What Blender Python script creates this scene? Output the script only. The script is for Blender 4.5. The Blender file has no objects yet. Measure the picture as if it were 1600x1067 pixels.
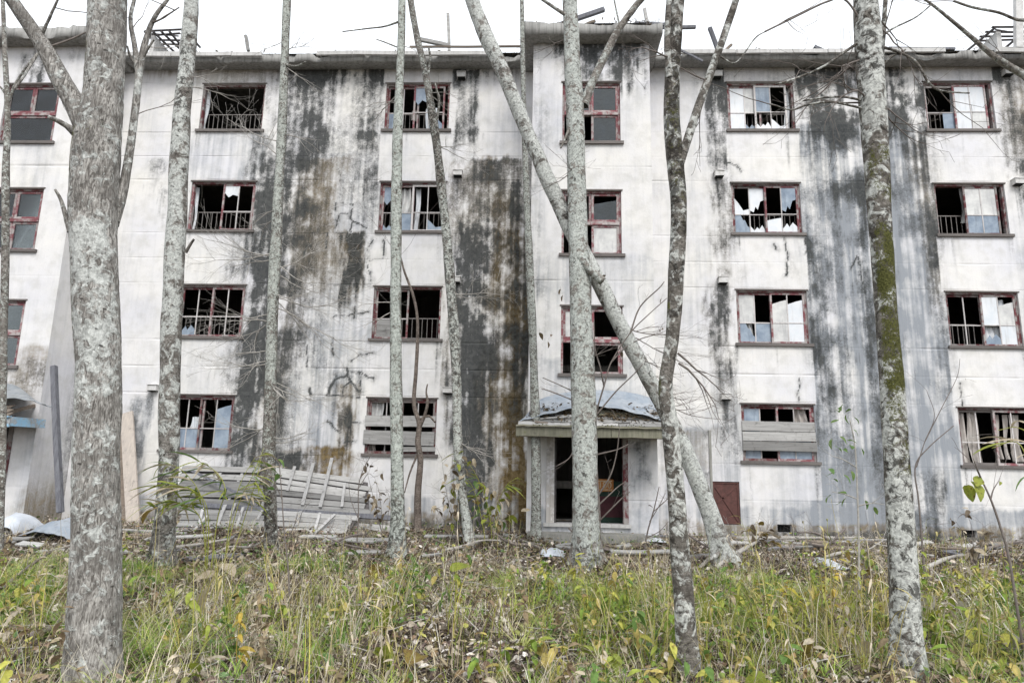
import bpy, math, random
import numpy as np
from mathutils import Vector, Matrix

random.seed(7)
rng = np.random.default_rng(7)
SC = bpy.context.scene
COL = SC.collection

# ------------------------------------------------------------------ camera
FPX = 1067.0
CAM = np.array([0.0, -15.2433, 1.10])
PITCH, YAW, ROLL = 0.1938, 0.0420, 0.0207
_cy, _sy, _cp, _sp = math.cos(YAW), math.sin(YAW), math.cos(PITCH), math.sin(PITCH)
FWD = np.array([-_sy * _cp, _cy * _cp, _sp])
_r = np.array([_cy, _sy, 0.0]); _u = np.cross(_r, FWD)
RIGHT = _r * math.cos(ROLL) + _u * math.sin(ROLL)
UP = -_r * math.sin(ROLL) + _u * math.cos(ROLL)
cam_d = bpy.data.cameras.new('camera'); cam = bpy.data.objects.new('camera', cam_d); COL.objects.link(cam)
cam_d.sensor_width = 36.0; cam_d.lens = 36.0 * FPX / 1600.0
cam_d.clip_start = 0.05; cam_d.clip_end = 3000
cam.matrix_world = Matrix(((RIGHT[0], UP[0], -FWD[0], CAM[0]), (RIGHT[1], UP[1], -FWD[1], CAM[1]),
                           (RIGHT[2], UP[2], -FWD[2], CAM[2]), (0, 0, 0, 1)))
SC.camera = cam

# ------------------------------------------------------------------ world, sun, exposure
SUN_EL, SUN_AZ = math.radians(48), math.radians(163)      # azimuth measured from +Y clockwise
w = bpy.data.worlds.new('World'); SC.world = w; w.use_nodes = True
nt = w.node_tree; nt.nodes.clear()
o_ = nt.nodes.new('ShaderNodeOutputWorld'); bg = nt.nodes.new('ShaderNodeBackground')
sky = nt.nodes.new('ShaderNodeTexSky'); sky.sky_type = 'NISHITA'; sky.sun_disc = False
sky.sun_elevation = SUN_EL; sky.sun_rotation = SUN_AZ; sky.dust_density = 4.0; sky.air_density = 1.0
hs = nt.nodes.new('ShaderNodeHueSaturation'); hs.inputs['Saturation'].default_value = 0.25
mx = nt.nodes.new('ShaderNodeMix'); mx.data_type = 'RGBA'; mx.inputs[0].default_value = 0.9
mx.inputs[7].default_value = (8.4, 8.75, 9.2, 1)             # even overcast cloud deck
nt.links.new(sky.outputs[0], hs.inputs['Color']); nt.links.new(hs.outputs[0], mx.inputs[6])
nt.links.new(mx.outputs[2], bg.inputs['Color']); bg.inputs['Strength'].default_value = 0.102
nt.links.new(bg.outputs[0], o_.inputs[0])
sd = bpy.data.lights.new('sun', 'SUN'); sun = bpy.data.objects.new('sun', sd); COL.objects.link(sun)
sd.energy = 1.5; sd.angle = math.radians(24); sd.color = (1.0, 0.97, 0.93)
_dir = Vector((math.sin(SUN_AZ) * math.cos(SUN_EL), math.cos(SUN_AZ) * math.cos(SUN_EL), math.sin(SUN_EL)))
sun.rotation_euler = (-_dir).to_track_quat('-Z', 'Y').to_euler()
sun.location = (0, -20, 30)
vs = SC.view_settings
vs.view_transform = 'Standard'; vs.look = 'None'; vs.gamma = 1.0; vs.exposure = 0.78; vs.use_curve_mapping = False
SC.cycles.use_denoising = True
SC.cycles.sample_clamp_indirect = 4.0
SC.cycles.max_bounces = 6; SC.cycles.diffuse_bounces = 3; SC.cycles.transparent_max_bounces = 12

# ------------------------------------------------------------------ helpers
def at(u, v, Y):
    """world point of photo position (u, v) on the plane y = Y"""
    d = RIGHT * (u - 800) / FPX - UP * (v - 533.5) / FPX + FWD
    return CAM + d * ((Y - CAM[1]) / d[1])
def mpx(Y):                                   # metres per photo pixel near depth Y
    return (Y - CAM[1]) / FPX
def gz(x, y):
    x = np.asarray(x, float); y = np.asarray(y, float)
    base = np.interp(y, [-60, -15, -10, -4, -1, 0.5, 40], [-1.2, -.50, -.40, -.22, -.10, -.08, -.08])
    near = np.clip((-y - .6) / 2, 0, 1)
    b = .05 * np.sin(x * .9 + 1.3) * np.cos(y * .8) + .035 * np.sin(x * 2.3 + y * 1.7) + .02 * np.sin(x * 5.1 - y * 4.3)
    left = .12 * np.exp(-((x + 5.5) / 3) ** 2) * np.exp(-((y + 1.5) / 1.6) ** 2)
    return base + b * near + left
def hash3(i, j, k, seed=0):
    h = (i.astype(np.int64) * 374761393 + j.astype(np.int64) * 668265263 + k.astype(np.int64) * 1274126177 + seed * 974634777) & 0xffffffff
    h = ((h ^ (h >> 13)) * 1274126177) & 0xffffffff
    h = ((h ^ (h >> 15)) * 2246822519) & 0xffffffff
    return ((h ^ (h >> 16)) & 0xffffff) / float(0xffffff)
def vnoise(x, y, z=0.0, seed=0):
    x, y, z = np.broadcast_arrays(np.asarray(x, float), np.asarray(y, float), np.asarray(z, float))
    i, j, k = np.floor(x), np.floor(y), np.floor(z)
    fx, fy, fz = x - i, y - j, z - k
    fx, fy, fz = [f * f * (3 - 2 * f) for f in (fx, fy, fz)]
    r = 0
    for a in (0, 1):
        for b in (0, 1):
            for c in (0, 1):
                wgt = (fx if a else 1 - fx) * (fy if b else 1 - fy) * (fz if c else 1 - fz)
                r = r + wgt * hash3(i + a, j + b, k + c, seed)
    return r
def fbm(x, y, z=0.0, oct=4, seed=0):
    t, a, n = 0, .5, 0
    for o in range(oct):
        t = t + a * vnoise(x * 2 ** o, y * 2 ** o, z * 2 ** o, seed + o * 17); n += a; a *= .5
    return t / n
def sst(a, b, x):
    t = np.clip((x - a) / (b - a), 0, 1); return t * t * (3 - 2 * t)

ORIG = {}
def origin_of(o):
    return ORIG.get(o.name, np.zeros(3)) if o is not None else np.zeros(3)
def mesh_np(name, V, F3=None, F4=None, smooth=False):
    me = bpy.data.meshes.new(name)
    V = np.asarray(V, np.float32)
    n3 = 0 if F3 is None else len(F3); n4 = 0 if F4 is None else len(F4)
    me.vertices.add(len(V)); me.vertices.foreach_set('co', V.ravel())
    li = []; ls = []; p = 0
    if n3: li.append(np.asarray(F3, np.int32).ravel()); ls.append(np.arange(n3) * 3); p = n3 * 3
    if n4: li.append(np.asarray(F4, np.int32).ravel()); ls.append(p + np.arange(n4) * 4)
    li = np.concatenate(li); ls = np.concatenate(ls)
    me.loops.add(len(li)); me.loops.foreach_set('vertex_index', li)
    me.polygons.add(n3 + n4); me.polygons.foreach_set('loop_start', ls.astype(np.int32))
    if smooth: me.polygons.foreach_set('use_smooth', np.ones(n3 + n4, bool))
    me.update(calc_edges=True)
    return me
def set_attr(me, name, arr):
    a = me.attributes.new(name, 'FLOAT_COLOR', 'POINT')
    arr = np.asarray(arr, np.float32)
    if arr.shape[1] == 3: arr = np.concatenate([arr, np.ones((len(arr), 1), np.float32)], 1)
    a.data.foreach_set('color', arr.ravel())
def link(name, me, mat, parent=None, origin=None):
    o = bpy.data.objects.new(name, me); COL.objects.link(o)
    if mat is not None:
        for m in (mat if isinstance(mat, (list, tuple)) else [mat]): me.materials.append(m)
    if parent is not None:
        o.parent = parent; ORIG[o.name] = origin_of(parent)
    elif origin is not None:
        o.location = origin; ORIG[o.name] = np.asarray(origin, float)
    return o
def tag(o, label=None, cat=None, group=None, kind=None):
    if label: o['label'] = label
    if cat: o['category'] = cat
    if group: o['group'] = group
    if kind: o['kind'] = kind
    return o
def thing(name, loc, label, cat, group=None):
    o = bpy.data.objects.new(name, None); COL.objects.link(o); o.location = loc; o.empty_display_size = .2
    ORIG[o.name] = np.asarray(loc, float)
    return tag(o, label, cat, group)
class MB:
    """collects shapes in world coordinates, links them as one mesh object"""
    def __init__(s): s.V = []; s.F = []; s.n = 0; s.sm = []
    def add(s, V, F, smooth=False):
        V = np.asarray(V, float); s.V.append(V)
        for f in F: s.F.append([int(i) + s.n for i in f]); s.sm.append(smooth)
        s.n += len(V); return s
    def box(s, x0, x1, y0, y1, z0, z1, jit=0.0):
        V = np.array([[x, y, z] for z in (z0, z1) for y in (y0, y1) for x in (x0, x1)], float)
        if jit: V = V + rng.uniform(-jit, jit, V.shape)
        return s.add(V, [(0, 2, 3, 1), (4, 5, 7, 6), (0, 1, 5, 4), (2, 6, 7, 3), (0, 4, 6, 2), (1, 3, 7, 5)])
    def bar(s, a, b, wd, th, up=(0, 0, 1), nseg=1, warp=0.0, taper=1.0):
        """rectangular bar a->b; wd across 'up' plane, th along up"""
        a = np.asarray(a, float); b = np.asarray(b, float); d = (b - a); L = np.linalg.norm(d); d = d / L
        up = np.asarray(up, float); sd_ = np.cross(d, up); sd_ = sd_ / np.linalg.norm(sd_); u2 = np.cross(sd_, d)
        V = []
        for k in range(nseg + 1):
            t = k / nseg; c = a + d * L * t + (rng.uniform(-warp, warp) * u2 if warp else 0); q = 1 + (taper - 1) * t
            for (i, j) in ((-1, -1), (1, -1), (1, 1), (-1, 1)):
                V.append(c + sd_ * wd * .5 * i * q + u2 * th * .5 * j * q)
        F = [(3, 2, 1, 0)]
        for k in range(nseg):
            o = 4 * k
            for m in range(4): F.append((o + m, o + (m + 1) % 4, o + 4 + (m + 1) % 4, o + 4 + m))
        o = 4 * nseg; F.append((o, o + 1, o + 2, o + 3))
        return s.add(V, F)
    def prism(s, poly, y0, y1):
        """polygon in (x, z), extruded between y0 and y1"""
        n = len(poly); V = [(x, y0, z) for x, z in poly] + [(x, y1, z) for x, z in poly]
        F = [list(range(n)), list(range(2 * n - 1, n - 1, -1))]
        for i in range(n): F.append((i, n + i, n + (i + 1) % n, (i + 1) % n))
        return s.add(V, F)
    def tube(s, P, R, sides=8, res=None, rough=0.0, seed=0):
        V, F = tube_arrays(P, R, sides, res, rough, seed)
        return s.add(V, F, True)
    def build(s, name, mat, parent=None, origin=None):
        o0 = origin_of(parent) if parent is not None else (np.asarray(origin, float) if origin is not None else np.zeros(3))
        V = np.concatenate(s.V) - o0
        me = bpy.data.meshes.new(name); me.from_pydata(V.tolist(), [], s.F)
        me.polygons.foreach_set('use_smooth', np.array(s.sm, bool)); me.update()
        return link(name, me, mat, parent, origin)
def catmull(P, R, res):
    P = np.asarray(P, float); R = np.asarray(R, float)
    if len(P) < 2: return P, R
    E = np.vstack([2 * P[0] - P[1], P, 2 * P[-1] - P[-2]]); RE = np.concatenate([[R[0]], R, [R[-1]]])
    oP, oR = [], []
    for i in range(1, len(E) - 2):
        n = max(1, int(np.ceil(np.linalg.norm(E[i + 1] - E[i]) / res)))
        for k in range(n):
            t = k / n; a, b, c, d = E[i - 1], E[i], E[i + 1], E[i + 2]
            oP.append(.5 * (2 * b + (c - a) * t + (2 * a - 5 * b + 4 * c - d) * t * t + (3 * b - a - 3 * c + d) * t ** 3))
            oR.append(RE[i] + (RE[i + 1] - RE[i]) * t)
    oP.append(P[-1]); oR.append(R[-1])
    return np.array(oP), np.array(oR)
def tube_arrays(P, R, sides=8, res=None, rough=0.0, seed=0, cap=True):
    if res: P, R = catmull(P, R, res)
    P = np.asarray(P, float); R = np.asarray(R, float); n = len(P)
    T = np.gradient(P, axis=0); T /= np.linalg.norm(T, axis=1)[:, None] + 1e-12
    ref = np.array([0, 1, 0]) if abs(T[0][1]) < .9 else np.array([1, 0, 0])
    A = np.cross(T[0], ref); A /= np.linalg.norm(A)
    ang = np.arange(sides) / sides * 2 * np.pi
    V = np.zeros((n, sides, 3))
    for i in range(n):
        A = A - T[i] * np.dot(A, T[i]); A /= np.linalg.norm(A) + 1e-12; B = np.cross(T[i], A)
        V[i] = P[i] + R[i] * (np.cos(ang)[:, None] * A + np.sin(ang)[:, None] * B)
    if rough:
        nrm = V - P[:, None, :]
        f = fbm(V[..., 0] * 5, V[..., 1] * 5, V[..., 2] * 1.6, 3, seed) - .5
        g = fbm(V[..., 0] * 1.2, V[..., 1] * 1.2, V[..., 2] * .9, 2, seed + 5) - .5
        V = V + nrm * (rough * (1.6 * f + 1.4 * g))[..., None]
    F = []
    for i in range(n - 1):
        o = i * sides
        for m in range(sides): F.append((o + m, o + (m + 1) % sides, o + sides + (m + 1) % sides, o + sides + m))
    V = V.reshape(-1, 3)
    if cap: F.append(list(range((n - 1) * sides, n * sides)))
    return V, F

# ------------------------------------------------------------------ materials
def new_mat(name):
    m = bpy.data.materials.new(name); m.use_nodes = True
    N = m.node_tree.nodes; L = m.node_tree.links
    return m, N, L, N['Principled BSDF']
class G:
    """tiny node helper"""
    def __init__(s, name, rough=.85, spec=.25):
        s.m, s.N, s.L, s.b = new_mat(name); s.b.inputs['Roughness'].default_value = rough
        s.b.inputs['Specular IOR Level'].default_value = spec
        s.tc = s.N.new('ShaderNodeTexCoord')
    def co(s, scale=(1, 1, 1), kind='Object', rot=(0, 0, 0)):
        mp = s.N.new('ShaderNodeMapping'); mp.inputs['Scale'].default_value = scale; mp.inputs['Rotation'].default_value = rot
        s.L.new(s.tc.outputs[kind], mp.inputs[0]); return mp.outputs[0]
    def noise(s, co, scale=5, detail=4, rough=.55, dist=0.0):
        n = s.N.new('ShaderNodeTexNoise'); n.inputs['Scale'].default_value = scale; n.inputs['Detail'].default_value = detail
        n.inputs['Roughness'].default_value = rough; n.inputs['Distortion'].default_value = dist
        s.L.new(co, n.inputs['Vector']); return n.outputs['Fac']
    def vor(s, co, scale=5, feature='F1', rnd=1.0):
        n = s.N.new('ShaderNodeTexVoronoi'); n.feature = feature; n.inputs['Scale'].default_value = scale
        n.inputs['Randomness'].default_value = rnd
        s.L.new(co, n.inputs['Vector']); return n.outputs['Distance']
    def ramp(s, fac, stops):
        r = s.N.new('ShaderNodeValToRGB'); e = r.color_ramp.elements
        while len(e) < len(stops): e.new(.5)
        for k, (p, c) in enumerate(stops):
            e[k].position = p; e[k].color = (c, c, c, 1) if isinstance(c, (int, float)) else (*c, 1)
        s.L.new(fac, r.inputs[0]); return r.outputs[0]
    def math(s, op, a, b=None, c=None, clamp=False):
        n = s.N.new('ShaderNodeMath'); n.operation = op; n.use_clamp = clamp
        for i, q in enumerate((a, b, c)):
            if q is None: continue
            if isinstance(q, (int, float)): n.inputs[i].default_value = q
            else: s.L.new(q, n.inputs[i])
        return n.outputs[0]
    def mix(s, fac, a, b, blend='MIX'):
        n = s.N.new('ShaderNodeMix'); n.data_type = 'RGBA'; n.blend_type = blend
        for i, q in ((0, fac), (6, a), (7, b)):
            if isinstance(q, (int, float)): n.inputs[i].default_value = q
            elif isinstance(q, tuple): n.inputs[i].default_value = (*q, 1)
            else: s.L.new(q, n.inputs[i])
        return n.outputs[2]
    def attr(s, name):
        a = s.N.new('ShaderNodeAttribute'); a.attribute_name = name; return a
    def sep(s, col):
        n = s.N.new('ShaderNodeSeparateColor'); s.L.new(col, n.inputs[0]); return n.outputs
    def objrand(s):
        return s.N.new('ShaderNodeObjectInfo').outputs['Random']
    def bump(s, h, strength=.5, dist=.01):
        n = s.N.new('ShaderNodeBump'); n.inputs['Strength'].default_value = strength; n.inputs['Distance'].default_value = dist
        s.L.new(h, n.inputs['Height']); s.L.new(n.outputs[0], s.b.inputs['Normal'])
    def done(s, col):
        if isinstance(col, tuple): s.b.inputs['Base Color'].default_value = (*col, 1)
        else: s.L.new(col, s.b.inputs['Base Color'])
        return s.m

def wall_material():
    g = G('stained_concrete', .92, .15)
    c = g.co()
    big = g.noise(c, .55, 4, .6); med = g.noise(c, 3.2, 7, .62); fine = g.noise(c, 26, 6, .7)
    strk = g.noise(g.co((11, 11, .55)), 1.0, 6, .62, .2); strk2 = g.noise(g.co((30, 30, 1.3)), 1.0, 4, .6)
    blot = g.noise(c, 7.5, 8, .72, .5)
    pores = g.noise(c, 70, 3, .6)
    base = g.mix(g.ramp(big, [(.35, 0.), (.65, 1.)]), (.77, .75, .715), (.69, .685, .71))
    base = g.mix(g.math('MULTIPLY', g.ramp(med, [(.47, 0.), (.66, 1.)]), .42), base, (.50, .49, .455))
    base = g.mix(g.math('MULTIPLY', g.ramp(strk, [(.5, 0.), (.75, 1.)]), .22), base, (.47, .48, .49))
    base = g.mix(g.math('MULTIPLY', g.ramp(pores, [(.60, 0.), (.68, 1.)]), .38), base, (.38, .37, .35))
    a = g.attr('stain'); R, Gc, B = g.sep(a.outputs['Color'])[0:3]
    def sf(ch, k1, k2, k3):
        sat = g.math('MULTIPLY', ch, 3.0, clamp=True)
        n = g.math('ADD', g.math('MULTIPLY', g.math('SUBTRACT', blot, .5), k1), g.math('MULTIPLY', g.math('SUBTRACT', strk, .5), k2))
        n = g.math('ADD', n, g.math('MULTIPLY', g.math('SUBTRACT', fine, .5), k3))
        return g.math('ADD', ch, g.math('MULTIPLY', n, sat), clamp=True)
    col = g.mix(g.math('MULTIPLY', sf(B, .6, 1.0, .45), .95), base, g.mix(strk2, (.215, .24, .275), (.31, .325, .345)))
    col = g.mix(sf(g.math('MULTIPLY', Gc, 1.2), 1.1, .9, .7), col, g.mix(g.ramp(blot, [(.4, 0.), (.62, 1.)]), (.088, .058, .020), (.235, .175, .090)))
    dk = g.math('MULTIPLY', sf(g.math('MULTIPLY', R, 1.24), 1.9, .8, 1.5), .96)
    col = g.mix(dk, col, g.mix(g.ramp(blot, [(.40, 0.), (.60, 1.)]), g.mix(g.ramp(fine, [(.4, 0.), (.6, 1.)]), (.017, .019, .020), (.043, .046, .047)), g.mix(strk2, (.046, .050, .052), (.105, .108, .102))))
    h = g.math('ADD', g.math('MULTIPLY', fine, .5), g.math('MULTIPLY', med, .6))
    g.bump(h, .55, .012)
    return g.done(col)
def plain_concrete(name, c1, c2, c3=(.09, .09, .085), dark=.5):
    g = G(name, .93, .15); c = g.co()
    n1 = g.noise(c, 1.7, 6, .65); n2 = g.noise(c, 18, 6, .7); st = g.noise(g.co((14, 14, 1)), 1, 5, .6)
    col = g.mix(g.ramp(n1, [(.35, 0.), (.65, 1.)]), c1, c2)
    col = g.mix(g.math('MULTIPLY', g.ramp(st, [(.45, 0.), (.7, 1.)]), dark), col, c3)
    col = g.mix(g.math('MULTIPLY', g.ramp(n2, [(.55, 0.), (.75, 1.)]), .35), col, c3)
    g.bump(n2, .6, .01); return g.done(col)
def wood(name, c1, c2, dark=(.07, .065, .06), paint=None, pf=.5, axis=0, spread=.2):
    g = G(name, .85, .2)
    sc = [14, 14, 14]; sc[axis] = .9
    rnd = g.objrand()
    mp = g.N.new('ShaderNodeMapping'); mp.inputs['Scale'].default_value = sc
    add = g.N.new('ShaderNodeVectorMath'); add.operation = 'ADD'
    cb = g.N.new('ShaderNodeCombineXYZ'); k = g.math('MULTIPLY', rnd, 37.0)
    for i in range(3): g.L.new(k, cb.inputs[i])
    g.L.new(g.tc.outputs['Object'], add.inputs[0]); g.L.new(cb.outputs[0], add.inputs[1]); g.L.new(add.outputs[0], mp.inputs[0])
    gr = g.noise(mp.outputs[0], 1.6, 6, .65, .4); f = g.noise(add.outputs[0], 9, 5, .65)
    col = g.mix(g.ramp(gr, [(.3, 0.), (.7, 1.)]), c1, c2)
    col = g.mix(g.math('MULTIPLY', g.ramp(f, [(.55, 0.), (.75, 1.)]), .6), col, dark)
    col = g.mix(g.ramp(gr, [(.66, 0.), (.74, 1.)]), col, dark)
    if paint:
        p = g.math('ADD', g.math('MULTIPLY', g.noise(add.outputs[0], 5, 6, .7), 1.0), g.math('MULTIPLY', gr, .25))
        col = g.mix(g.ramp(p, [(pf - .06, 0.), (pf + .06, 1.)]), paint, col)
    v = g.N.new('ShaderNodeHueSaturation'); g.L.new(col, v.inputs['Color'])
    g.L.new(g.math('ADD', g.math('MULTIPLY', rnd, 2 * spread), 1 - spread), v.inputs['Value'])
    g.bump(gr, .6, .006); return g.done(v.outputs[0])
def bark(name, dark, light, lichen, moss=(.046, .047, .016), ridge=0.0, lich=.5, spot=26):
    g = G(name, .95, .1); c = g.co()
    n1 = g.noise(c, 5, 6, .65); n2 = g.noise(c, 30, 6, .7, .3); n3 = g.noise(c, 85, 4, .65)
    if ridge:
        rv = g.noise(g.co((38, 38, 8.5)), 1, 3, .6, 2.0); rv2 = g.noise(g.co((90, 90, 20)), 1, 3, .6, 1.0)
        h = g.math('ADD', g.math('MULTIPLY', rv, .72), g.math('MULTIPLY', rv2, .28))
    else:
        h = g.math('ADD', g.math('MULTIPLY', n2, .5), g.math('ADD', g.math('MULTIPLY', g.noise(g.co((14, 14, 46)), 1, 3, .6), .28), g.math('MULTIPLY', n3, .22)))
    col = g.mix(g.ramp(h, [(.40, 0.), (.60, 1.)]), dark, light)
    col = g.mix(g.math('MULTIPLY', g.ramp(n1, [(.44, 0.), (.58, 1.)]), .6), col, dark)
    a = g.attr('mask'); M, Lc, D = g.sep(a.outputs['Color'])[0:3]
    v2 = g.noise(c, spot, 5, .68, .7); v3 = g.noise(c, spot * .33, 3, .6, .5)
    lm = g.math('ADD', g.math('MULTIPLY', v2, .62), g.math('MULTIPLY', v3, .38))
    lm = g.math('ADD', lm, g.math('MULTIPLY', g.math('SUBTRACT', Lc, .5), .14))
    lm = g.ramp(lm, [(lich - .02, 0.), (lich + .035, 1.)])
    lcol = g.mix(g.ramp(n2, [(.42, 0.), (.6, 1.)]), tuple(q * .62 for q in lichen), tuple(min(1, q * 1.18) for q in lichen))
    col = g.mix(g.math('MULTIPLY', lm, .88), col, lcol)
    dm = g.math('ADD', g.noise(c, 11, 6, .75, .6), g.math('MULTIPLY', D, .13))
    col = g.mix(g.math('MULTIPLY', g.ramp(dm, [(.565, 0.), (.63, 1.)]), .45 if ridge else .8), col, tuple(q * .38 for q in dark))
    kn = g.vor(g.co((1, 1, 1.9)), 5.5)
    col = g.mix(g.math('MULTIPLY', g.ramp(g.math('ADD', kn, g.math('MULTIPLY', n2, .10)), [(.125, 1.), (.155, 0.)]), .8), col, tuple(q * .3 for q in dark))
    mm = g.math('ADD', g.math('MULTIPLY', M, .62), g.math('ADD', g.math('MULTIPLY', g.math('SUBTRACT', g.noise(c, 15, 6, .8, .6), .5), 1.5), g.math('MULTIPLY', g.math('SUBTRACT', n3, .5), .9)))
    mm = g.math('MULTIPLY', mm, g.math('MULTIPLY', M, 4.0, clamp=True))
    col = g.mix(g.ramp(mm, [(.46, 0.), (.66, 1.)]), col, g.mix(g.ramp(n3, [(.4, 0.), (.62, 1.)]), tuple(q * .8 for q in moss), tuple(q * 2.2 for q in moss)))
    g.bump(g.math('ADD', h, g.math('MULTIPLY', lm, .2)), 1.0, .018 if ridge else .012)
    return g.done(col)
def leafy(name, attr='tint', rough=.6, trans=.35, var=.25):
    m = bpy.data.materials.new(name); m.use_nodes = True; N = m.node_tree.nodes; L = m.node_tree.links; N.clear()
    o = N.new('ShaderNodeOutputMaterial'); at_ = N.new('ShaderNodeAttribute'); at_.attribute_name = attr
    tc = N.new('ShaderNodeTexCoord'); nz = N.new('ShaderNodeTexNoise'); nz.inputs['Scale'].default_value = 45; nz.inputs['Detail'].default_value = 3
    L.new(tc.outputs['Object'], nz.inputs['Vector'])
    mp = N.new('ShaderNodeMapRange'); mp.inputs[1].default_value = .3; mp.inputs[2].default_value = .7; mp.inputs[3].default_value = 1 - var; mp.inputs[4].default_value = 1 + var
    L.new(nz.outputs['Fac'], mp.inputs[0])
    hs_ = N.new('ShaderNodeHueSaturation'); L.new(at_.outputs['Color'], hs_.inputs['Color']); L.new(mp.outputs[0], hs_.inputs['Value'])
    d = N.new('ShaderNodeBsdfPrincipled'); d.inputs['Roughness'].default_value = rough; d.inputs['Specular IOR Level'].default_value = .25
    t = N.new('ShaderNodeBsdfTranslucent'); mxs = N.new('ShaderNodeMixShader'); mxs.inputs[0].default_value = trans
    L.new(hs_.outputs[0], d.inputs['Base Color']); L.new(hs_.outputs[0], t.inputs['Color'])
    L.new(d.outputs[0], mxs.inputs[1]); L.new(t.outputs[0], mxs.inputs[2]); L.new(mxs.outputs[0], o.inputs[0])
    return m
def leaf_mat(name, c1, c2, c3, trans=.3):
    """single big leaves: blotched colour along the blade"""
    g = G(name, .55, .3); c = g.co()
    n = g.noise(c, 14, 5, .65); n2 = g.noise(c, 45, 4, .6)
    col = g.mix(g.ramp(n, [(.4, 0.), (.6, 1.)]), c1, c2)
    col = g.mix(g.ramp(n2, [(.55, 0.), (.68, 1.)]), col, c3)
    g.bump(n2, .4, .004)
    g.b.inputs['Subsurface Weight'].default_value = 0
    m = g.done(col)
    t = g.N.new('ShaderNodeBsdfTranslucent'); ms = g.N.new('ShaderNodeMixShader'); ms.inputs[0].default_value = trans
    g.L.new(col, t.inputs['Color']); out = g.N['Material Output']
    g.L.new(g.b.outputs[0], ms.inputs[1]); g.L.new(t.outputs[0], ms.inputs[2]); g.L.new(ms.outputs[0], out.inputs[0])
    return m
def glass_mat():
    m = bpy.data.materials.new('window_glass'); m.use_nodes = True; N = m.node_tree.nodes; L = m.node_tree.links; N.clear()
    o = N.new('ShaderNodeOutputMaterial'); tr = N.new('ShaderNodeBsdfTransparent'); gl = N.new('ShaderNodeBsdfGlossy')
    gl.inputs['Roughness'].default_value = .06; df = N.new('ShaderNodeBsdfDiffuse'); df.inputs['Color'].default_value = (.11, .14, .18, 1)
    tr.inputs['Color'].default_value = (.75, .8, .8, 1)
    fr = N.new('ShaderNodeFresnel'); fr.inputs['IOR'].default_value = 1.5
    tc = N.new('ShaderNodeTexCoord'); nz = N.new('ShaderNodeTexNoise'); nz.inputs['Scale'].default_value = 6; nz.inputs['Detail'].default_value = 5
    L.new(tc.outputs['Object'], nz.inputs['Vector'])
    mr = N.new('ShaderNodeMapRange'); mr.inputs[1].default_value = .4; mr.inputs[2].default_value = .8; mr.inputs[3].default_value = .02; mr.inputs[4].default_value = .16
    L.new(nz.outputs['Fac'], mr.inputs[0])
    m1 = N.new('ShaderNodeMixShader'); m2 = N.new('ShaderNodeMixShader')
    L.new(mr.outputs[0], m1.inputs[0]); L.new(tr.outputs[0], m1.inputs[1]); L.new(df.outputs[0], m1.inputs[2])
    ad = N.new('ShaderNodeMath'); ad.operation = 'ADD'; ad.inputs[1].default_value = .01; L.new(fr.outputs[0], ad.inputs[0])
    L.new(ad.outputs[0], m2.inputs[0]); L.new(m1.outputs[0], m2.inputs[1]); L.new(gl.outputs[0], m2.inputs[2]); L.new(m2.outputs[0], o.inputs[0])
    return m
def frosted(name, c1, c2, c3, rough=.25):
    g = G(name, rough, .5); c = g.co()
    n = g.noise(c, 3.5, 6, .65); n2 = g.noise(g.co((10, 10, 1.5)), 1, 5, .6)
    col = g.mix(g.ramp(n, [(.35, 0.), (.65, 1.)]), c1, c2)
    col = g.mix(g.math('MULTIPLY', g.ramp(n2, [(.52, 0.), (.75, 1.)]), .6), col, c3)
    return g.done(col)
def flat(name, c, rough=.8, c2=None, sc=8, metal=0):
    g = G(name, rough, .25); g.b.inputs['Metallic'].default_value = metal
    n = g.noise(g.co(), sc, 6, .65); c2 = c2 or tuple(q * .6 for q in c)
    g.bump(n, .3, .006)
    return g.done(g.mix(g.ramp(n, [(.35, 0.), (.7, 1.)]), c, c2))

M = {}
M['wall'] = wall_material()
M['eave'] = plain_concrete('eave_concrete', (.36, .355, .34), (.25, .245, .235), (.07, .07, .066), .6)
M['pale'] = plain_concrete('pale_concrete', (.62, .61, .60), (.48, .475, .46), (.2, .2, .19), .35)
M['step'] = plain_concrete('step_concrete', (.36, .35, .33), (.24, .24, .22), (.08, .085, .06), .5)
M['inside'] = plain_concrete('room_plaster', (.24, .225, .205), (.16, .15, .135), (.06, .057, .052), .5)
M['red'] = wood('red_paint_wood', (.36, .34, .33), (.27, .25, .24), paint=(.14, .043, .048), pf=.62, axis=2)
M['redh'] = wood('dark_red_paint_wood', (.30, .27, .26), (.22, .19, .18), paint=(.14, .05, .052), pf=.62, axis=0)
M['pink'] = wood('faded_pink_paint_wood', (.44, .40, .39), (.33, .30, .29), paint=(.21, .078, .088), pf=.62, axis=2)
M['muntin'] = wood('pale_muntin_wood', (.62, .59, .58), (.47, .45, .44), axis=2)
M['sill'] = wood('dark_sill_wood', (.20, .18, .17), (.12, .11, .105), axis=0)
M['iron'] = flat('railing_iron', (.24, .23, .22), .7, (.14, .12, .11), 20)
M['board'] = wood('grey_board', (.39, .385, .375), (.235, .23, .222), axis=0, spread=.42)
M['boardv'] = wood('grey_batten', (.46, .455, .45), (.30, .295, .29), axis=2)
M['oldboard'] = wood('old_brown_board', (.25, .21, .17), (.15, .12, .10), axis=0)
M['postwood'] = wood('dark_post_wood', (.21, .215, .235), (.10, .10, .115), axis=2)
M['tanboard'] = wood('pale_leaning_board', (.62, .55, .48), (.46, .41, .37), axis=2)
M['bluewood'] = wood('blue_painted_wood', (.42, .44, .46), (.32, .33, .33), paint=(.27, .46, .62), pf=.62, axis=0)
M['whitewood'] = wood('white_painted_wood', (.52, .50, .48), (.40, .37, .34), paint=(.68, .67, .68), pf=.56, axis=2)
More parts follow.
